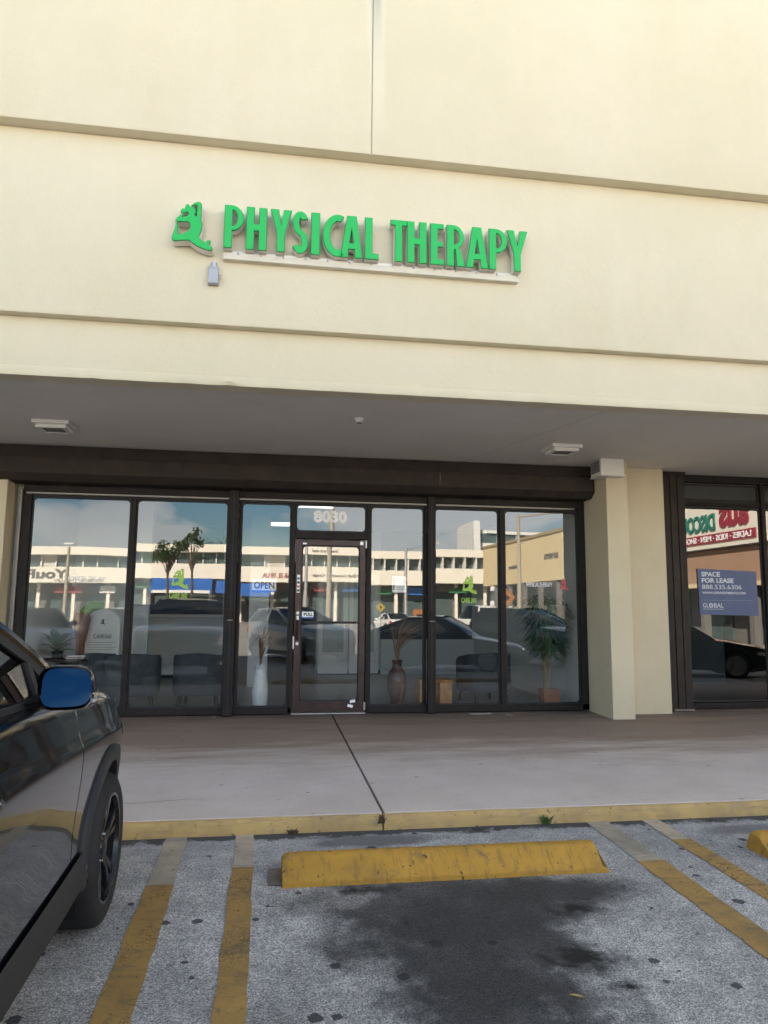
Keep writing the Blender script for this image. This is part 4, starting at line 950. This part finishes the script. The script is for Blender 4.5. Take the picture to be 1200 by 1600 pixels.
# ------------------------------------------------------------------ clinic interior
vel = mat('slate_velvet', (.050, .060, .066), .8, 0, .15, 12, .2, 200); woodk = mat('dark_wood_leg', (.03, .02, .015), .5)
def armchair(label, x, y, rz):
    t = thing('armchair', label, 'armchair', (x, y, 0), rz, 'slate tub armchairs in the waiting area')
    # wrap-round back and arms: outer shell swept through 230 degrees, open side towards +y
    P = []
    for k in range(25):
        a = R(-205+230*k/24); ca, sa = math.cos(a), math.sin(a)
        e = lambda v, q: math.copysign(abs(v)**q, v)
        ox, oy = .37*e(ca, .62), .35*e(sa, .62); drop = .13*max(0, (sa+.2)) ; zt = .74-drop-.03*abs(ca)
        ix, iy = ox*.78, oy*.76
        P.append([(ox*.93, oy*.93, .17), (ox, oy, .24), (ox*1.01, oy*1.01, zt-.04), (ox*.97, oy*.97, zt), (ix*1.04, iy*1.04, zt), (ix, iy, zt-.04), (ix*.97, iy*.97, .36)])
    MB().grid(P, flip=True).build('backrest', vel, t, smooth=True, ang=60)
    MB().box(-.28, .28, -.24, .33, .17, .30).build('seat_base', vel, t, bevel=.02); MB().box(-.275, .275, -.25, .34, .302, .44).build('seat_cushion', vel, t, bevel=.04)
    for sx in (-1, 1):
        for sy in (-1, 1): MB().tube([(sx*.24, sy*.22, .18), (sx*.27, sy*.25, .0)], [.03, .018], 8).build('leg', woodk, t)
    return t
armchair('slate tub armchair half behind the mirror of the black SUV', -1.80, .85, .15)
armchair('slate tub armchair beside the left shutter post', -.88, .92, -.12)
armchair('slate tub armchair between the wooden stool and the bamboo', 3.22, 1.05, .25)
armchair('slate tub armchair deeper in the room behind the stand sign', -2.45, 1.0, .5)
ct = thing('reception_counter', 'white reception counter along the back of the waiting room', 'counter', (-1.72, 5.1, 0))
MB().box(-.95, .95, -.05, .5, .06, 1.16).build('front_panel', int_wall, ct, bevel=.01); MB().box(-1.0, 1.0, -.12, .55, 1.162, 1.21).build('countertop', white_p, ct, bevel=.01); MB().box(-.92, .92, -.02, .45, 0, .058).build('plinth', black_m, ct)
frost = mat('frosted_panel', (.42, .47, .48), .35)
for x, lab in ((1.36, 'white panelled interior door seen through the entrance glass'), (2.0, 'white panelled interior door seen behind the brown vase')):
    t = thing('interior_door', lab, 'door', (x, 5.62, 0), 0, 'white interior doors at the back')
    MB().loops([[(-.31, .02), (.31, .02), (.31, 2.1), (-.31, 2.1)], [(-.22, .45), (-.22, 1.95), (.22, 1.95), (.22, .45)]], XZ(0), 0, .05).build('leaf', white_p, t); MB().box(-.22, .22, .015, .03, .45, 1.95).build('panel', frost, t)
    MB().lathe([(.0, -.06), (.03, -.055), (.035, -.03), (.012, -.02), (.012, 0)], 14, (.27, 0, 1.02), 'y', cap=False).build('knob', steel, t, smooth=True)
# arched stand sign
t = thing('stand_sign', 'arched white CARE360 stand sign behind the first window', 'sign', (-2.36, 1.5, 0), .0)
lp = [(-.24, .62), (.24, .62), (.24, 1.10)]+[(.24*math.cos(R(a)), 1.10+.22*math.sin(R(a))) for a in range(10, 180, 10)]+[(-.24, 1.10)]
MB().loops([lp], XZ(0), 0, .012).build('board', white_p, t)
text('lettering', 'CARE360', vinyl_k, t, lambda u, v, d: (-.125+u, -.004+d, .90+v), .06, .25, 0)
for k in range(4): MB().box(-.20, .20-.06*(k % 2), -.003, -.0005, .84-.035*k, .848-.035*k).build('printed_line', grey_p, t)
emblem_l = MB().loops(logo_loops(-.035, 1.10, .03, 1.18), XZ(-.004), 0, .003).build('emblem', vinyl_k, t)
MB().tube([(-.2, .006, .62), (-.22, .03, 0)], .012).build('leg', steel, t); MB().tube([(.2, .006, .62), (.22, .03, 0)], .012).build('leg', steel, t)
MB().loops([[(-.34, 1.30), (-.30, 1.12), (-.25, 1.10)]+[(.25*math.cos(R(a)), 1.10+.235*math.sin(R(a))) for a in range(170, 80, -10)]+[(.0, 1.42), (-.2, 1.44)]], XZ(.02), 0, .004).build('green_backing', mat('lime_print', (.16, .30, .04), .6), t)
# side table with magazines
t = thing('side_table', 'dark side table holding a plant and magazines near the mirror', 'table', (-2.62, .62, 0))
MB().lathe([(.0, .64), (.27, .64), (.28, .66), (.27, .68), (.0, .68)], 28, cap=False).build('tabletop', woodk, t, smooth=True); MB().tube([(0, 0, .64), (0, 0, .03)], .03).build('stem', woodk, t); MB().lathe([(.0, 0), (.2, 0), (.18, .03), (.0, .03)], 24, cap=False).build('foot', woodk, t, smooth=True)
for k, (rz_, mm) in enumerate(((.2, white_p), (-.15, mat('magazine_red', (.25, .10, .08), .4)), (.35, white_p))):
    o = MB().box(-.11, .11, -.14, .14, 0, .012).build('magazine', mm, None, loc=(-2.50, .60, .682+.0125*k), rot=(0, 0, rz_), bevel=.002); tag(o, ('white magazine at the bottom of the pile on the side table', 'reddish magazine in the middle of the pile', 'white magazine on top of the pile on the side table')[k], 'magazine', 'magazines on the side table')
# carved wooden stand / driftwood column
wd = mat('red_brown_wood', (.22, .095, .05), .55, 0, .3, 9); 
t = MB().lathe([(.0, 0), (.12, 0), (.10, .1), (.055, .45), (.06, .85), (.10, 1.05), (.12, 1.20), (.09, 1.27), (.0, 1.27)], 22, cap=False).build('wood_sculpture', wd, None, smooth=True, loc=(-2.62, 1.35, 0)); tag(t, 'reddish carved wood pedestal between the leafy plant and stand sign', 'sculpture')
leafm = mat('dark_leaf', (.06, .15, .04), .45, 0, .3, 8); leafb = mat('bamboo_leaf', (.075, .14, .07), .5, 0, .35, 8); cane = mat('bamboo_cane', (.30, .22, .10), .5, 0, .2, 12)
def leaf(mb, base, d, l_, w_, droop=.3, mi=0):
    base = Vector(base); d = Vector(d).normalized(); sd = d.cross(Vector((0, 0, 1)))
    if sd.length < .05: sd = Vector((1, 0, 0))
    sd.normalize(); P = []
    for k in range(5):
        s_ = k/4; p = base+d*l_*s_-Vector((0, 0, droop*l_*s_*s_)); ww = w_*math.sin(math.pi*min(.98, .08+s_*.9))
        P.append([p-sd*ww+Vector((0, 0, ww*.3)), p, p+sd*ww+Vector((0, 0, ww*.3))])
    mb.grid(P, mi)
t = thing('leafy_plant', 'small broad-leaved green plant in a pot on the side table', 'plant', (-2.72, .56, .682))
MB().lathe([(.0, 0), (.06, 0), (.075, .09), (.068, .09), (.0, .075)], 18, cap=False).build('pot', black_m, t, smooth=True)
mb = MB()
for k in range(16):
    a = k*2.4; e = .3+.06*k; leaf(mb, (0, 0, .08+.006*k), (math.cos(a)*.8, math.sin(a)*.7, e), .26+.008*k, .06, .3)
mb.build('foliage', leafm, t, smooth=True)
def vase(name, label, loc, prof, m, reeds, rc, hgt, spread, n):
    t = thing(name, label, 'vase', loc)
    MB().lathe(prof, 28, cap=False).build('vessel', m, t, smooth=True, ang=60)
    mb = MB(); rr = random.Random(label); h0 = prof[-2][1] if prof[-1][0] == 0 else prof[-1][1]; h0 = max(p[1] for p in prof)
    for k in range(n):
        a = rr.random()*6.28; s_ = rr.random()**.7*spread; ln = hgt*rr.uniform(.65, 1.05)
        pts = [(0, 0, h0-.15), (math.cos(a)*s_*.15, math.sin(a)*s_*.15, h0+ln*.35), (math.cos(a)*s_*.55+rc, math.sin(a)*s_*.5, h0+ln*.75), (math.cos(a)*s_+rc*2.2, math.sin(a)*s_*.9, h0+ln*(1-.35*s_))]
        mb.tube(pts, [.005, .004, .003, .0012], 5)
        if k % 3 == 0: leaf(mb, pts[2], (math.cos(a)+rc*4, math.sin(a), .25), ln*.35, .008, .5)
    mb.build('dried_reeds', reeds, t, smooth=True)
    return t
wv = mat('white_ceramic', (.72, .74, .75), .25, 0, .08, 30, .3, 30); reed = mat('dried_reed', (.20, .11, .055), .8, 0, .3, 20); bz = mat('brown_ceramic', (.095, .05, .036), .3, 0, .25, 9); grass_d = mat('dried_grass', (.24, .15, .08), .8, 0, .3, 20)
v1 = vase('floor_vase', 'tall white textured floor vase with brown reeds left of the door', (-.07, .33, 0), [(.0, 0), (.075, 0), (.10, .12), (.108, .25), (.098, .38), (.075, .50), (.062, .56), (.054, .56), (.05, .4)], wv, reed, .03, .62, .14, 40)
mb = MB()
for k in range(9):
    a = 6.283*k/9; leaf(mb, (.058*math.cos(a), .058*math.sin(a), .52), (.18*math.cos(a), .18*math.sin(a), 1), .11, .022, 0)
mb.build('petal_rim', wv, v1, smooth=True)
v2 = vase('floor_vase', 'brown urn floor vase with dried grass right of the door', (1.79, .36, 0), [(.0, 0), (.065, 0), (.09, .08), (.135, .28), (.14, .40), (.115, .50), (.07, .56), (.062, .62), (.08, .665), (.07, .665), (.05, .58)], bz, grass_d, .07, .55, .30, 55)
MB().tube([(.03, -.145, .50), (.045, -.15, .40), (.04, -.142, .27), (.02, -.10, .10), (.015, -.078, .02)], .006, 6).build('inlay_band', grass_d, v2); MB().tube([(.05, -.13, .52), (.062, -.14, .40), (.055, -.135, .27), (.035, -.095, .10), (.03, -.072, .02)], .005, 6).build('inlay_band', grass_d, v2)
ow = mat('honey_wood', (.42, .20, .06), .5, 0, .3, 14)
t = thing('wooden_stool', 'honey coloured wooden stool behind the right shutter post', 'stool', (2.36, .62, 0))
MB().box(-.24, .24, -.17, .17, .34, .38).build('seat', ow, t, bevel=.005); MB().box(-.235, -.14, -.16, .16, 0, .34).build('side_panel', ow, t, bevel=.004); MB().box(.06, .235, -.16, .16, 0, .34).build('side_panel', ow, t, bevel=.004); MB().box(-.135, .055, -.02, .02, .14, .32).build('stretcher', ow, t)
# potted bamboo
t = thing('potted_bamboo', 'tall bamboo plant in terracotta pot behind the last window', 'plant', (4.02, .45, 0))
terra = mat('terracotta', (.34, .13, .065), .7, 0, .12, 10)
MB().loops([[(-.105, 0), (.105, 0), (.125, .215), (-.125, .215)]], lambda u, v, d: (u, d, v), -.105, .105).build('pot', terra, t, bevel=.01); MB().box(-.13, .13, -.115, .115, .216, .245).build('pot_rim', terra, t, bevel=.008)
rr = random.Random(3); mbl = MB()
for k in range(6):
    bx, by = rr.uniform(-.06, .06), rr.uniform(-.05, .05); h_ = rr.uniform(1.3, 1.66); lx, ly = rr.uniform(-.12, .14), rr.uniform(-.08, .10)
    pts = [(bx+lx*(s_/6)**1.5, by+ly*s_/6, .2+(h_-.2)*s_/6) for s_ in range(7)]; MB().tube(pts, [.014]*5+[.010, .005], 7).build('cane', cane, t, smooth=True)
    for q in range(150):
        s_ = .42+.58*rr.random()**.8; i = s_*6; j = min(5, int(i)); p = [pts[j][c]+(pts[j+1][c]-pts[j][c])*(i-j) for c in range(3)]
        a = rr.random()*6.28; reach = rr.uniform(.02, .24)*(.75+.35*s_)
        b0 = (p[0]+math.cos(a)*reach, p[1]+math.sin(a)*reach*.8, p[2]+rr.uniform(-.02, .08)); leaf(mbl, b0, (math.cos(a+rr.uniform(-.8, .8)), math.sin(a+rr.uniform(-.8, .8)), rr.uniform(-.3, .4)), rr.uniform(.11, .21), .015, rr.uniform(.3, .9))
mbl.build('foliage', leafb, t, smooth=True)
lampm = mat('lit_panel', (.9, .9, .85), .5, emit=(1, .93, .78), estr=.40)
for i, (x, y, lab) in enumerate(((.72, 1.75, 'lit ceiling panel seen at the top of the entrance transom'), (.1, 4.6, 'lit ceiling panel seen in the narrow pane'), (.75, 6.6, 'lit ceiling panel low in the entrance transom'))):
    t = thing('ceiling_light', lab, 'light', (x, y, 3.0), 0, 'lit ceiling panels'); MB().box(-.30, .30, -.30, .30, -.02, -.001).build('frame', white_p, t); MB().box(-.28, .28, -.28, .28, -.026, -.021).build('diffuser', lampm, t)

# ------------------------------------------------------------------ across the car park: what the windows mirror
CY = 9.84
def vy(d): return CY-d                       # distance seen in the glass -> real y
gtint = mat('office_glass', (.10, .14, .14), .08, .2, .2, 2)
fb = thing('office_block', 'long white two-storey block with ribbon windows across the car park', 'building', (0, vy(84), 0))
zf = -.45
fb_w, fb_e = -75, 27
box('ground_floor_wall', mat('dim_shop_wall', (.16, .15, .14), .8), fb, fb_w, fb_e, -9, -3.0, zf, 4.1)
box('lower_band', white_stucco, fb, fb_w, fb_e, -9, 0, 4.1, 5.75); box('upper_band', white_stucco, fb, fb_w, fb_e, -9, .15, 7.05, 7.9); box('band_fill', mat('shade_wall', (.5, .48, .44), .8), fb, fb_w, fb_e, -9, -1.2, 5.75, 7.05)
box('roof', MATS['roof_membrane'], fb, fb_w, fb_e, -22, -9, 7.4, 7.8); box('rear_wall', white_stucco, fb, fb_w, fb_e, -22, -21.8, zf, 7.4)
x = fb_w+.5; k = 0; rr = random.Random(5)
while x < 26:
    wd_ = rr.choice((1.5, 2.2, 2.8))
    if x > 9: wd_ = 1.35
    if k % 6 != 5 or x > 9: MB().box(x, x+wd_-.14, -1.19, -1.14, 5.78 if x <= 9 else 5.2, 7.02).build('window', gtint, fb)
    MB().box(x+wd_-.13, x+wd_-.02, -1.16, -.95 if x <= 9 else .05, 5.75, 7.05).build('window_post', white_p, fb)
    x += wd_; k += 1
x = fb_w+1
while x < 26:
    MB().box(x, x+2.5, -2.99, -2.93, zf+.1, 3.2).build('shop_window', gtint, fb); MB().box(x+2.6, x+2.95, -2.0, -1.7, zf, 4.1).build('column', white_stucco, fb); x += 3.6
blue_aw = mat('blue_awning', (.025, .12, .42), .6)
aw = MB(); aw.add([(-12.6, .2, 4.1), (-6.0, .2, 4.1), (-6.0, 1.6, 2.9), (-12.6, 1.6, 2.9), (-12.6, 1.6, 2.4), (-6.0, 1.6, 2.4), (-12.6, .1, 4.0), (-6, .1, 4.0)], [(0, 3, 2, 1), (3, 4, 5, 2), (0, 6, 4, 3), (1, 2, 5, 7)]); aw.build('awning', blue_aw, fb)
box('awning_sign', white_p, fb, -12.4, -6.2, 1.61, 1.66, 2.42, 2.75)
aw2 = MB(); aw2.add([(-5.6, .2, 3.9), (0.5, .2, 3.9), (0.5, 1.5, 2.9), (-5.6, 1.5, 2.9), (-5.6, 1.5, 2.5), (0.5, 1.5, 2.5)], [(0, 3, 2, 1), (3, 4, 5, 2)]); aw2.build('awning', blue_aw, fb)
rr = random.Random(11); x = fb_w+2
while x < 24:
    wd_ = rr.uniform(1.6, 3.2); cc = rr.choice((white_p, vinyl_b, mat('sign_red', (.35, .05, .05), .5), mat('sign_green', (.05, .22, .10), .5), white_p, grey_p))
    if not (-13.5 < x < 1.5): MB().box(x, x+wd_, -1.6, -1.5, 3.05, 3.05+rr.uniform(.45, .8)).build('sign_board', cc, fb)
    x += wd_+rr.uniform(.8, 3)
# facing +y: reading direction runs towards -x
def fN(x, z, y=.03): return lambda u, v, d: (x-u, y-d, z+v)
sgn_k = mat('dark_sign_letter', (.10, .095, .085), .5); sgn_r = mat('maroon_sign_letter', (.30, .05, .06), .5)
text('shop_sign', 'YouF', sgn_k, fb, fN(-21.1, 4.5), 1.0, 4.1, .04, .05); box('shop_sign_block', sgn_k, fb, -26.6, -25.6, .01, .08, 4.4, 5.3)
text('shop_sign', 'PHYSICAL THERAPY', MATS['dim_shop_wall'], fb, fN(-17.5, 4.15), .3, 5.0, 0, .03)
text('shop_sign', 'BAR EL 19 UA', sgn_r, fb, fN(3.0, 4.55), .55, 3.4, .03, .05)
text('shop_sign', '28500 Best Connection Center', sgn_k, fb, fN(11.6, 4.6), .38, 6.6, .02, .05)
text('shop_sign', 'International', sgn_k, fb, fN(8.0, 7.3, .18), .32, 3.0, .02, .05)

wg = thing('ochre_wing', 'ochre shop wing running back at a right angle across the car park', 'building', (24, 0, 0))
box('upper_wall', ochre_stucco, wg, 0, 8, vy(80), vy(46), 3.65, 7.75); box('parapet_cap', mat('tan_cap', (.40, .30, .17), .8), wg, -.15, 8, vy(80), vy(46), 7.75, 8.0)
box('upper_wall', white_stucco, wg, -.25, 8, vy(45.9), vy(14.2), 4.9, 7.9); box('panel_trim', white_stucco, wg, -.35, -.24, vy(45.9), vy(14.2), 4.72, 4.9); box('panel_trim', mat('dark_line', (.10, .09, .08), .8), wg, -.31, -.24, vy(45.9), vy(14.2), 4.66, 4.715)
box('middle_wall', peach_stucco, wg, 0, 8, vy(45.9), vy(14.2), 2.85, 4.65); box('panel_trim', ochre_stucco, wg, -.2, 0, vy(45.9), vy(14.2), 2.62, 2.85)
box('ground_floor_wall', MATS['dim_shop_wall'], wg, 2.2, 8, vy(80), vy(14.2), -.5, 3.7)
y = vy(79)
while y < vy(16): MB().box(2.12, 2.19, y, y+2.6, -.3, 2.6).build('shop_window', gtint, wg); MB().box(.1, .5, y+2.7, y+3.05, -.5, 2.84 if y > vy(46) else 3.64).build('column', MATS['dim_shop_wall'], wg); y += 4.2
def fW(y, z, x=-.33): return lambda u, v, d: (x+d, y-u, z+v)
red_s = mat('red_sign', (.30, .035, .055), .5); grn_s = mat('green_sign', (.03, .18, .14), .5)
text('shop_sign', 'aus', red_s, wg, fW(vy(33.4), 5.72), 1.25, 2.4, .03, .07); text('shop_sign', 'DISCOUNT', grn_s, wg, fW(vy(36.2), 5.66), .95, 4.5, .03, .07)
o = MB().box(-.33, -.26, vy(40.6), vy(32.9), 5.0, 5.48).build('sign_band', red_s, wg); text('band_text', 'LADIES · KIDS · MEN · SHOES', vinyl_w, o, fW(vy(33.2), 5.08, -.36), .32, 6.1, .02, .02)
text('shop_sign', 'Bakery', sgn_k, wg, fW(vy(69), 5.0, -.04), .5, 2.4, .04, .05); text('shop_sign', 'ROY WATCH', sgn_k, wg, fW(vy(58.5), 5.5, -.04), .5, 3.2, .04, .05); text('shop_sign', 'Nails', mat('purple_letter', (.16, .13, .22), .5), wg, fW(vy(51), 5.55, -.04), .8, 2.3, .05, .05)

tw = thing('office_tower', 'white multi-storey office tower rising behind the ochre wing', 'building', (0, vy(140), 0))
tx0, tx1 = 40, 78
box('core', mat('tower_wall', (.70, .70, .68), .7), tw, tx0+1.5, tx1, -18, -.5, -.5, 16.4)
MB().box(tx0, tx0+1.3, -12, .8, -.5, 18.0).build('stair_tower', MATS['tower_wall'], tw); MB().box(tx1-12, tx1-4, -12, -3, 16.4, 19.5).build('roof_house', MATS['tower_wall'], tw)
for fl in range(6):
    z = -.5+2.8*fl
    MB().box(tx0+3, tx1, -.49, .3, z+2.2, z+2.8).build('floor_band', MATS['tower_wall'], tw)
    for c in range(9):
        x = tx0+1.6+c*3.8; MB().box(x, x+3.3, -.49, -.42, z+.3, z+2.18).build('window', gtint, tw); MB().box(x+3.35, x+3.6, -.49, .25, z, z+2.2).build('pier', MATS['tower_wall'], tw)

polem = mat('concrete_pole', (.36, .32, .26), .8); galv = mat('galvanised', (.42, .42, .42), .5, .5)
def street_lamp(label, x, d, h, arm, m=galv):
    t = thing('street_lamp', label, 'street lamp', (x, vy(d), -.45), 0, 'lamp posts in the car park')
    MB().tube([(0, 0, 0), (0, 0, h+.45)], [.16, .10], 12).build('post', m, t, smooth=True); MB().box(-.25, .25, -.25, .25, 0, .3).build('base', polem, t)
    if arm: MB().tube([(0, 0, h+.3), (arm*.5, 0, h+.6), (arm, 0, h+.72)], .05, 8).build('arm', m, t, smooth=True)
    MB().box(arm-.35, arm+.35, -.13, .13, h+.64, h+.76).build('lantern', white_p, t, bevel=.03)
street_lamp('tall tan lamp post mirrored in the last window', 15.8, 45, 7.3, 4.2, polem)
street_lamp('grey lamp post mirrored in the pane right of the door', 11.4, 60, 6.3, 2.4)
street_lamp('slim lamp post mirrored in the left part of the door', 3.1, 60, 6.2, .0)
street_lamp('short lamp post mirrored in the first window', -13.9, 55, 5.6, .0, polem)
t = thing('utility_pole', 'thick tan utility pole mirrored in the middle of the door', 'pole', (3.5, vy(42), -.45))
MB().tube([(0, 0, 0), (0, 0, 10)], [.17, .12], 12).build('post', polem, t, smooth=True); MB().box(-1, 1, -.06, .06, 9.3, 9.45).build('crossarm', polem, t)

# trees across the lot
bark = mat('bark', (.10, .075, .055), .9, 0, .3, 12, .4, 30); crown_m = mat('tree_leaf', (.045, .075, .025), .6, 0, .4, 3)
def tree(label, x, d, h, rad, n, seed, trunk=.5):
    t = thing('tree', label, 'tree', (x, vy(d), -.45), 0, 'trees across the car park'); rr = random.Random(seed)
    MB().tube([(0, 0, 0), (.1, .05, h*trunk*.6), (0, 0, h*trunk), (.1, 0, h*.8)], [.16, .12, .10, .04], 8).build('trunk', bark, t, smooth=True)
    limbs = MB(); cl = []
    for k in range(9):
        a = k*2.4; r_ = rad*rr.uniform(.4, .95); c = (math.cos(a)*r_, math.sin(a)*r_, h*rr.uniform(trunk+.08, .98)); cl.append((c, rad*rr.uniform(.3, .5))); limbs.tube([(0, 0, h*trunk*.9), (c[0]*.5, c[1]*.5, (h*trunk+c[2])/2), c], [.06, .04, .015], 6)
    limbs.build('limbs', bark, t, smooth=True); mb = MB()
    for k in range(n):
        c, r_ = rr.choice(cl); v = Vector((rr.gauss(0, 1), rr.gauss(0, 1), rr.gauss(0, 1))).normalized()*r_*rr.random()**.5
        p = Vector(c)+v; s_ = rr.uniform(.08, .18); u1 = Vector((rr.gauss(0, 1), rr.gauss(0, 1), rr.gauss(0, .6))).normalized()*s_; u2 = u1.cross(Vector((rr.gauss(0, 1), rr.gauss(0, 1), rr.gauss(0, 1)))).normalized()*s_*.6
        mb.add([p-u1, p+u2, p+u1, p-u2], [(0, 1, 2, 3)])
    mb.build('crown', crown_m, t)
tree('tree with flat crown mirrored in the second window', -9.2, 70, 7.4, 1.5, 1500, 2, .66)
tree('tall thin tree mirrored near the left shutter post', -6.6, 66, 8.3, 1.1, 500, 3, .6)
tree('big tree behind the white block, left', -9, 104, 10.2, 4.0, 4000, 4, .5)

# signs in the lot
def road_sign(label, x, d, z, m, s_, diamond=True):
    t = thing('road_sign', label, 'sign', (x, vy(d), -.45), 0, 'orange road work signs')
    lp = [(0, -s_), (s_, 0), (0, s_), (-s_, 0)] if diamond else [(-s_, -s_), (s_, -s_), (s_, s_), (-s_, s_)]
    MB().loops([lp], lambda u, v, dd: (-u, .03-dd, z+v), 0, .02).build('panel', m, t); MB().tube([(0, 0, 0), (0, 0, z)], .03).build('post', galv, t)
    MB().loops([[(q[0]*.45, q[1]*.3) for q in lp]], lambda u, v, dd: (-u, .036-dd, z+v), 0, .005).build('pictogram', black_m, t)
orange = mat('orange_sign', (.38, .15, .05), .5); ylw = mat('yellow_sign', (.45, .33, .05), .5)
road_sign('orange diamond road sign mirrored beside the lamp post', 12.6, 38, 2.35, orange, .5)
road_sign('orange square road sign mirrored right of the notice', 10.9, 52, 1.3, orange, .5, False)
road_sign('yellow diamond road sign mirrored left of the notice', 8.1, 52, 1.9, ylw, .34)

# cars mirrored in the windows
P_sil = paint('silver_car_paint', (.30, .31, .32), .15, .6); P_wht = paint('white_car_paint', (.72, .72, .70), .15, 0); P_blu = paint('dark_blue_car_paint', (.02, .04, .065), .1, .4); P_gry = paint('grey_car_paint', (.10, .105, .11), .15, .3); P_blk = paint('dark_grey_car_paint', (.025, .026, .028), .1, .4); P_sl2 = paint('pale_grey_car_paint', (.20, .205, .21), .15, .3)
G2 = 'cars in the car park behind the camera'
def lotcar(spec, label, pm, x, d, rz, name='parked_car'): return car(name, label, 'car', spec, pm, (x, vy(d), gz(vy(d))), rz, G2)
lotcar(SUV, 'white SUV mirrored in the first window', P_wht, -6.0, 21.5, R(-25))
lotcar(SUV, 'grey SUV mirrored in the second window', P_sl2, -2.9, 22.5, R(-40))
lotcar(SUV, 'silver crossover mirrored in the left half of the door', P_sil, 1.8, 24.0, R(-28))
lotcar(SEDAN, 'dark blue sedan mirrored beside the right shutter post', P_blu, 6.2, 19.8, R(-62))
lotcar(SUV, 'dark grey SUV mirrored behind the bamboo', P_gry, 9.2, 21.5, R(-30))
lotcar(SEDAN, 'dark sedan mirrored in the vacant shop window', P_blk, 11.6, 17.5, R(-70))
lotcar(SEDAN, 'white sedan far off, mirrored left of the notice sheet', P_wht, 8.9, 55, R(170))
lotcar(PICK, 'white pickup truck mirrored in the right windows', P_wht, 12.3, 36, R(-105), 'pickup_truck')

# cyclist crossing the car park
t = thing('bicycle', 'dark bicycle ridden across the car park, mirrored right of the emblem', 'bicycle', (10.6, vy(32), gz(vy(32))), R(0))
bk = mat('bike_frame', (.05, .05, .055), .4, .3)
for x in (-.52, .52):
    o = MB(); o.tube([(x+.33*math.cos(R(a)), 0, .335+.33*math.sin(R(a))) for a in range(0, 361, 15)], .017, 6); o = o.build('wheel', tyre_m, t, smooth=True)
    for a in range(0, 180, 30): MB().tube([(x-.32*math.cos(R(a)), 0, .335-.32*math.sin(R(a))), (x+.32*math.cos(R(a)), 0, .335+.32*math.sin(R(a)))], .003, 4).build('spoke', steel, o)
MB().tube([(-.52, 0, .335), (-.1, 0, .3), (.36, 0, .80), (-.2, 0, .80), (-.1, 0, .3)], .018, 7).build('frame', bk, t); MB().tube([(-.52, 0, .335), (-.22, 0, .86)], .014, 6).build('seat_stay', bk, t)
MB().tube([(.52, 0, .335), (.36, 0, .82), (.33, 0, .98)], .016, 7).build('fork', bk, t); MB().tube([(.30, -.25, 1.0), (.38, -.1, 1.0), (.38, .1, 1.0), (.30, .25, 1.0)], .013, 6).build('handlebar', bk, t); MB().box(-.35, -.10, -.06, .06, .88, .93).build('saddle', black_m, t, bevel=.02)
pr = thing('person', 'cyclist in dark clothes leaning over the handlebar', 'person', (10.6, vy(32), gz(vy(32))))
def skin(name, verts, edges, rad, m, par):
    me = bpy.data.meshes.new(name); me.from_pydata(verts, edges, []); o = bpy.data.objects.new(name, me); COL.objects.link(o); o.parent = par; me.materials.append(m)
    s_ = o.modifiers.new('skin', 'SKIN'); s_.use_smooth_shade = True; sv = me.skin_vertices[0].data
    for i, r_ in enumerate(rad): sv[i].radius = (r_, r_)
    sv[0].use_root = True; b_ = o.modifiers.new('sub', 'SUBSURF'); b_.levels = 1; b_.render_levels = 1
    return o
V_ = [(-.22, 0, 1.0), (-.08, 0, 1.25), (.08, 0, 1.45), (.16, 0, 1.55), (.22, 0, 1.68), (.24, 0, 1.78),
      (.08, .17, 1.43), (.24, .22, 1.20), (.33, .22, 1.03), (.08, -.17, 1.43), (.24, -.22, 1.20), (.33, -.22, 1.03),
      (-.20, .10, .95), (.12, .11, .72), (-.06, .11, .33), (.06, .11, .25), (-.20, -.10, .95), (.16, -.11, .85), (.0, -.11, .48), (.12, -.11, .42)]
E_ = [(0, 1), (1, 2), (2, 3), (3, 4), (4, 5), (2, 6), (6, 7), (7, 8), (2, 9), (9, 10), (10, 11), (0, 12), (12, 13), (13, 14), (14, 15), (0, 16), (16, 17), (17, 18), (18, 19)]
skin('body', V_, E_, [.15, .15, .16, .06, .10, .08, .07, .05, .04, .07, .05, .04, .10, .075, .05, .04, .10, .075, .05, .04], mat('dark_clothing', (.035, .035, .045), .8), pr)
hd = MB().lathe([(.0, -.13), (.06, -.12), (.09, -.04), (.10, .04), (.075, .11), (.0, .135)], 16, cap=False).build('head', mat('skin_tone', (.42, .26, .18), .6), pr, smooth=True, loc=(.25, 0, 1.73)); MB().lathe([(.105, .0), (.11, .05), (.08, .12), (.0, .15)], 16, cap=False).build('helmet', mat('helmet_white', (.6, .6, .6), .4), hd, smooth=True, loc=(-.01, 0, .01))
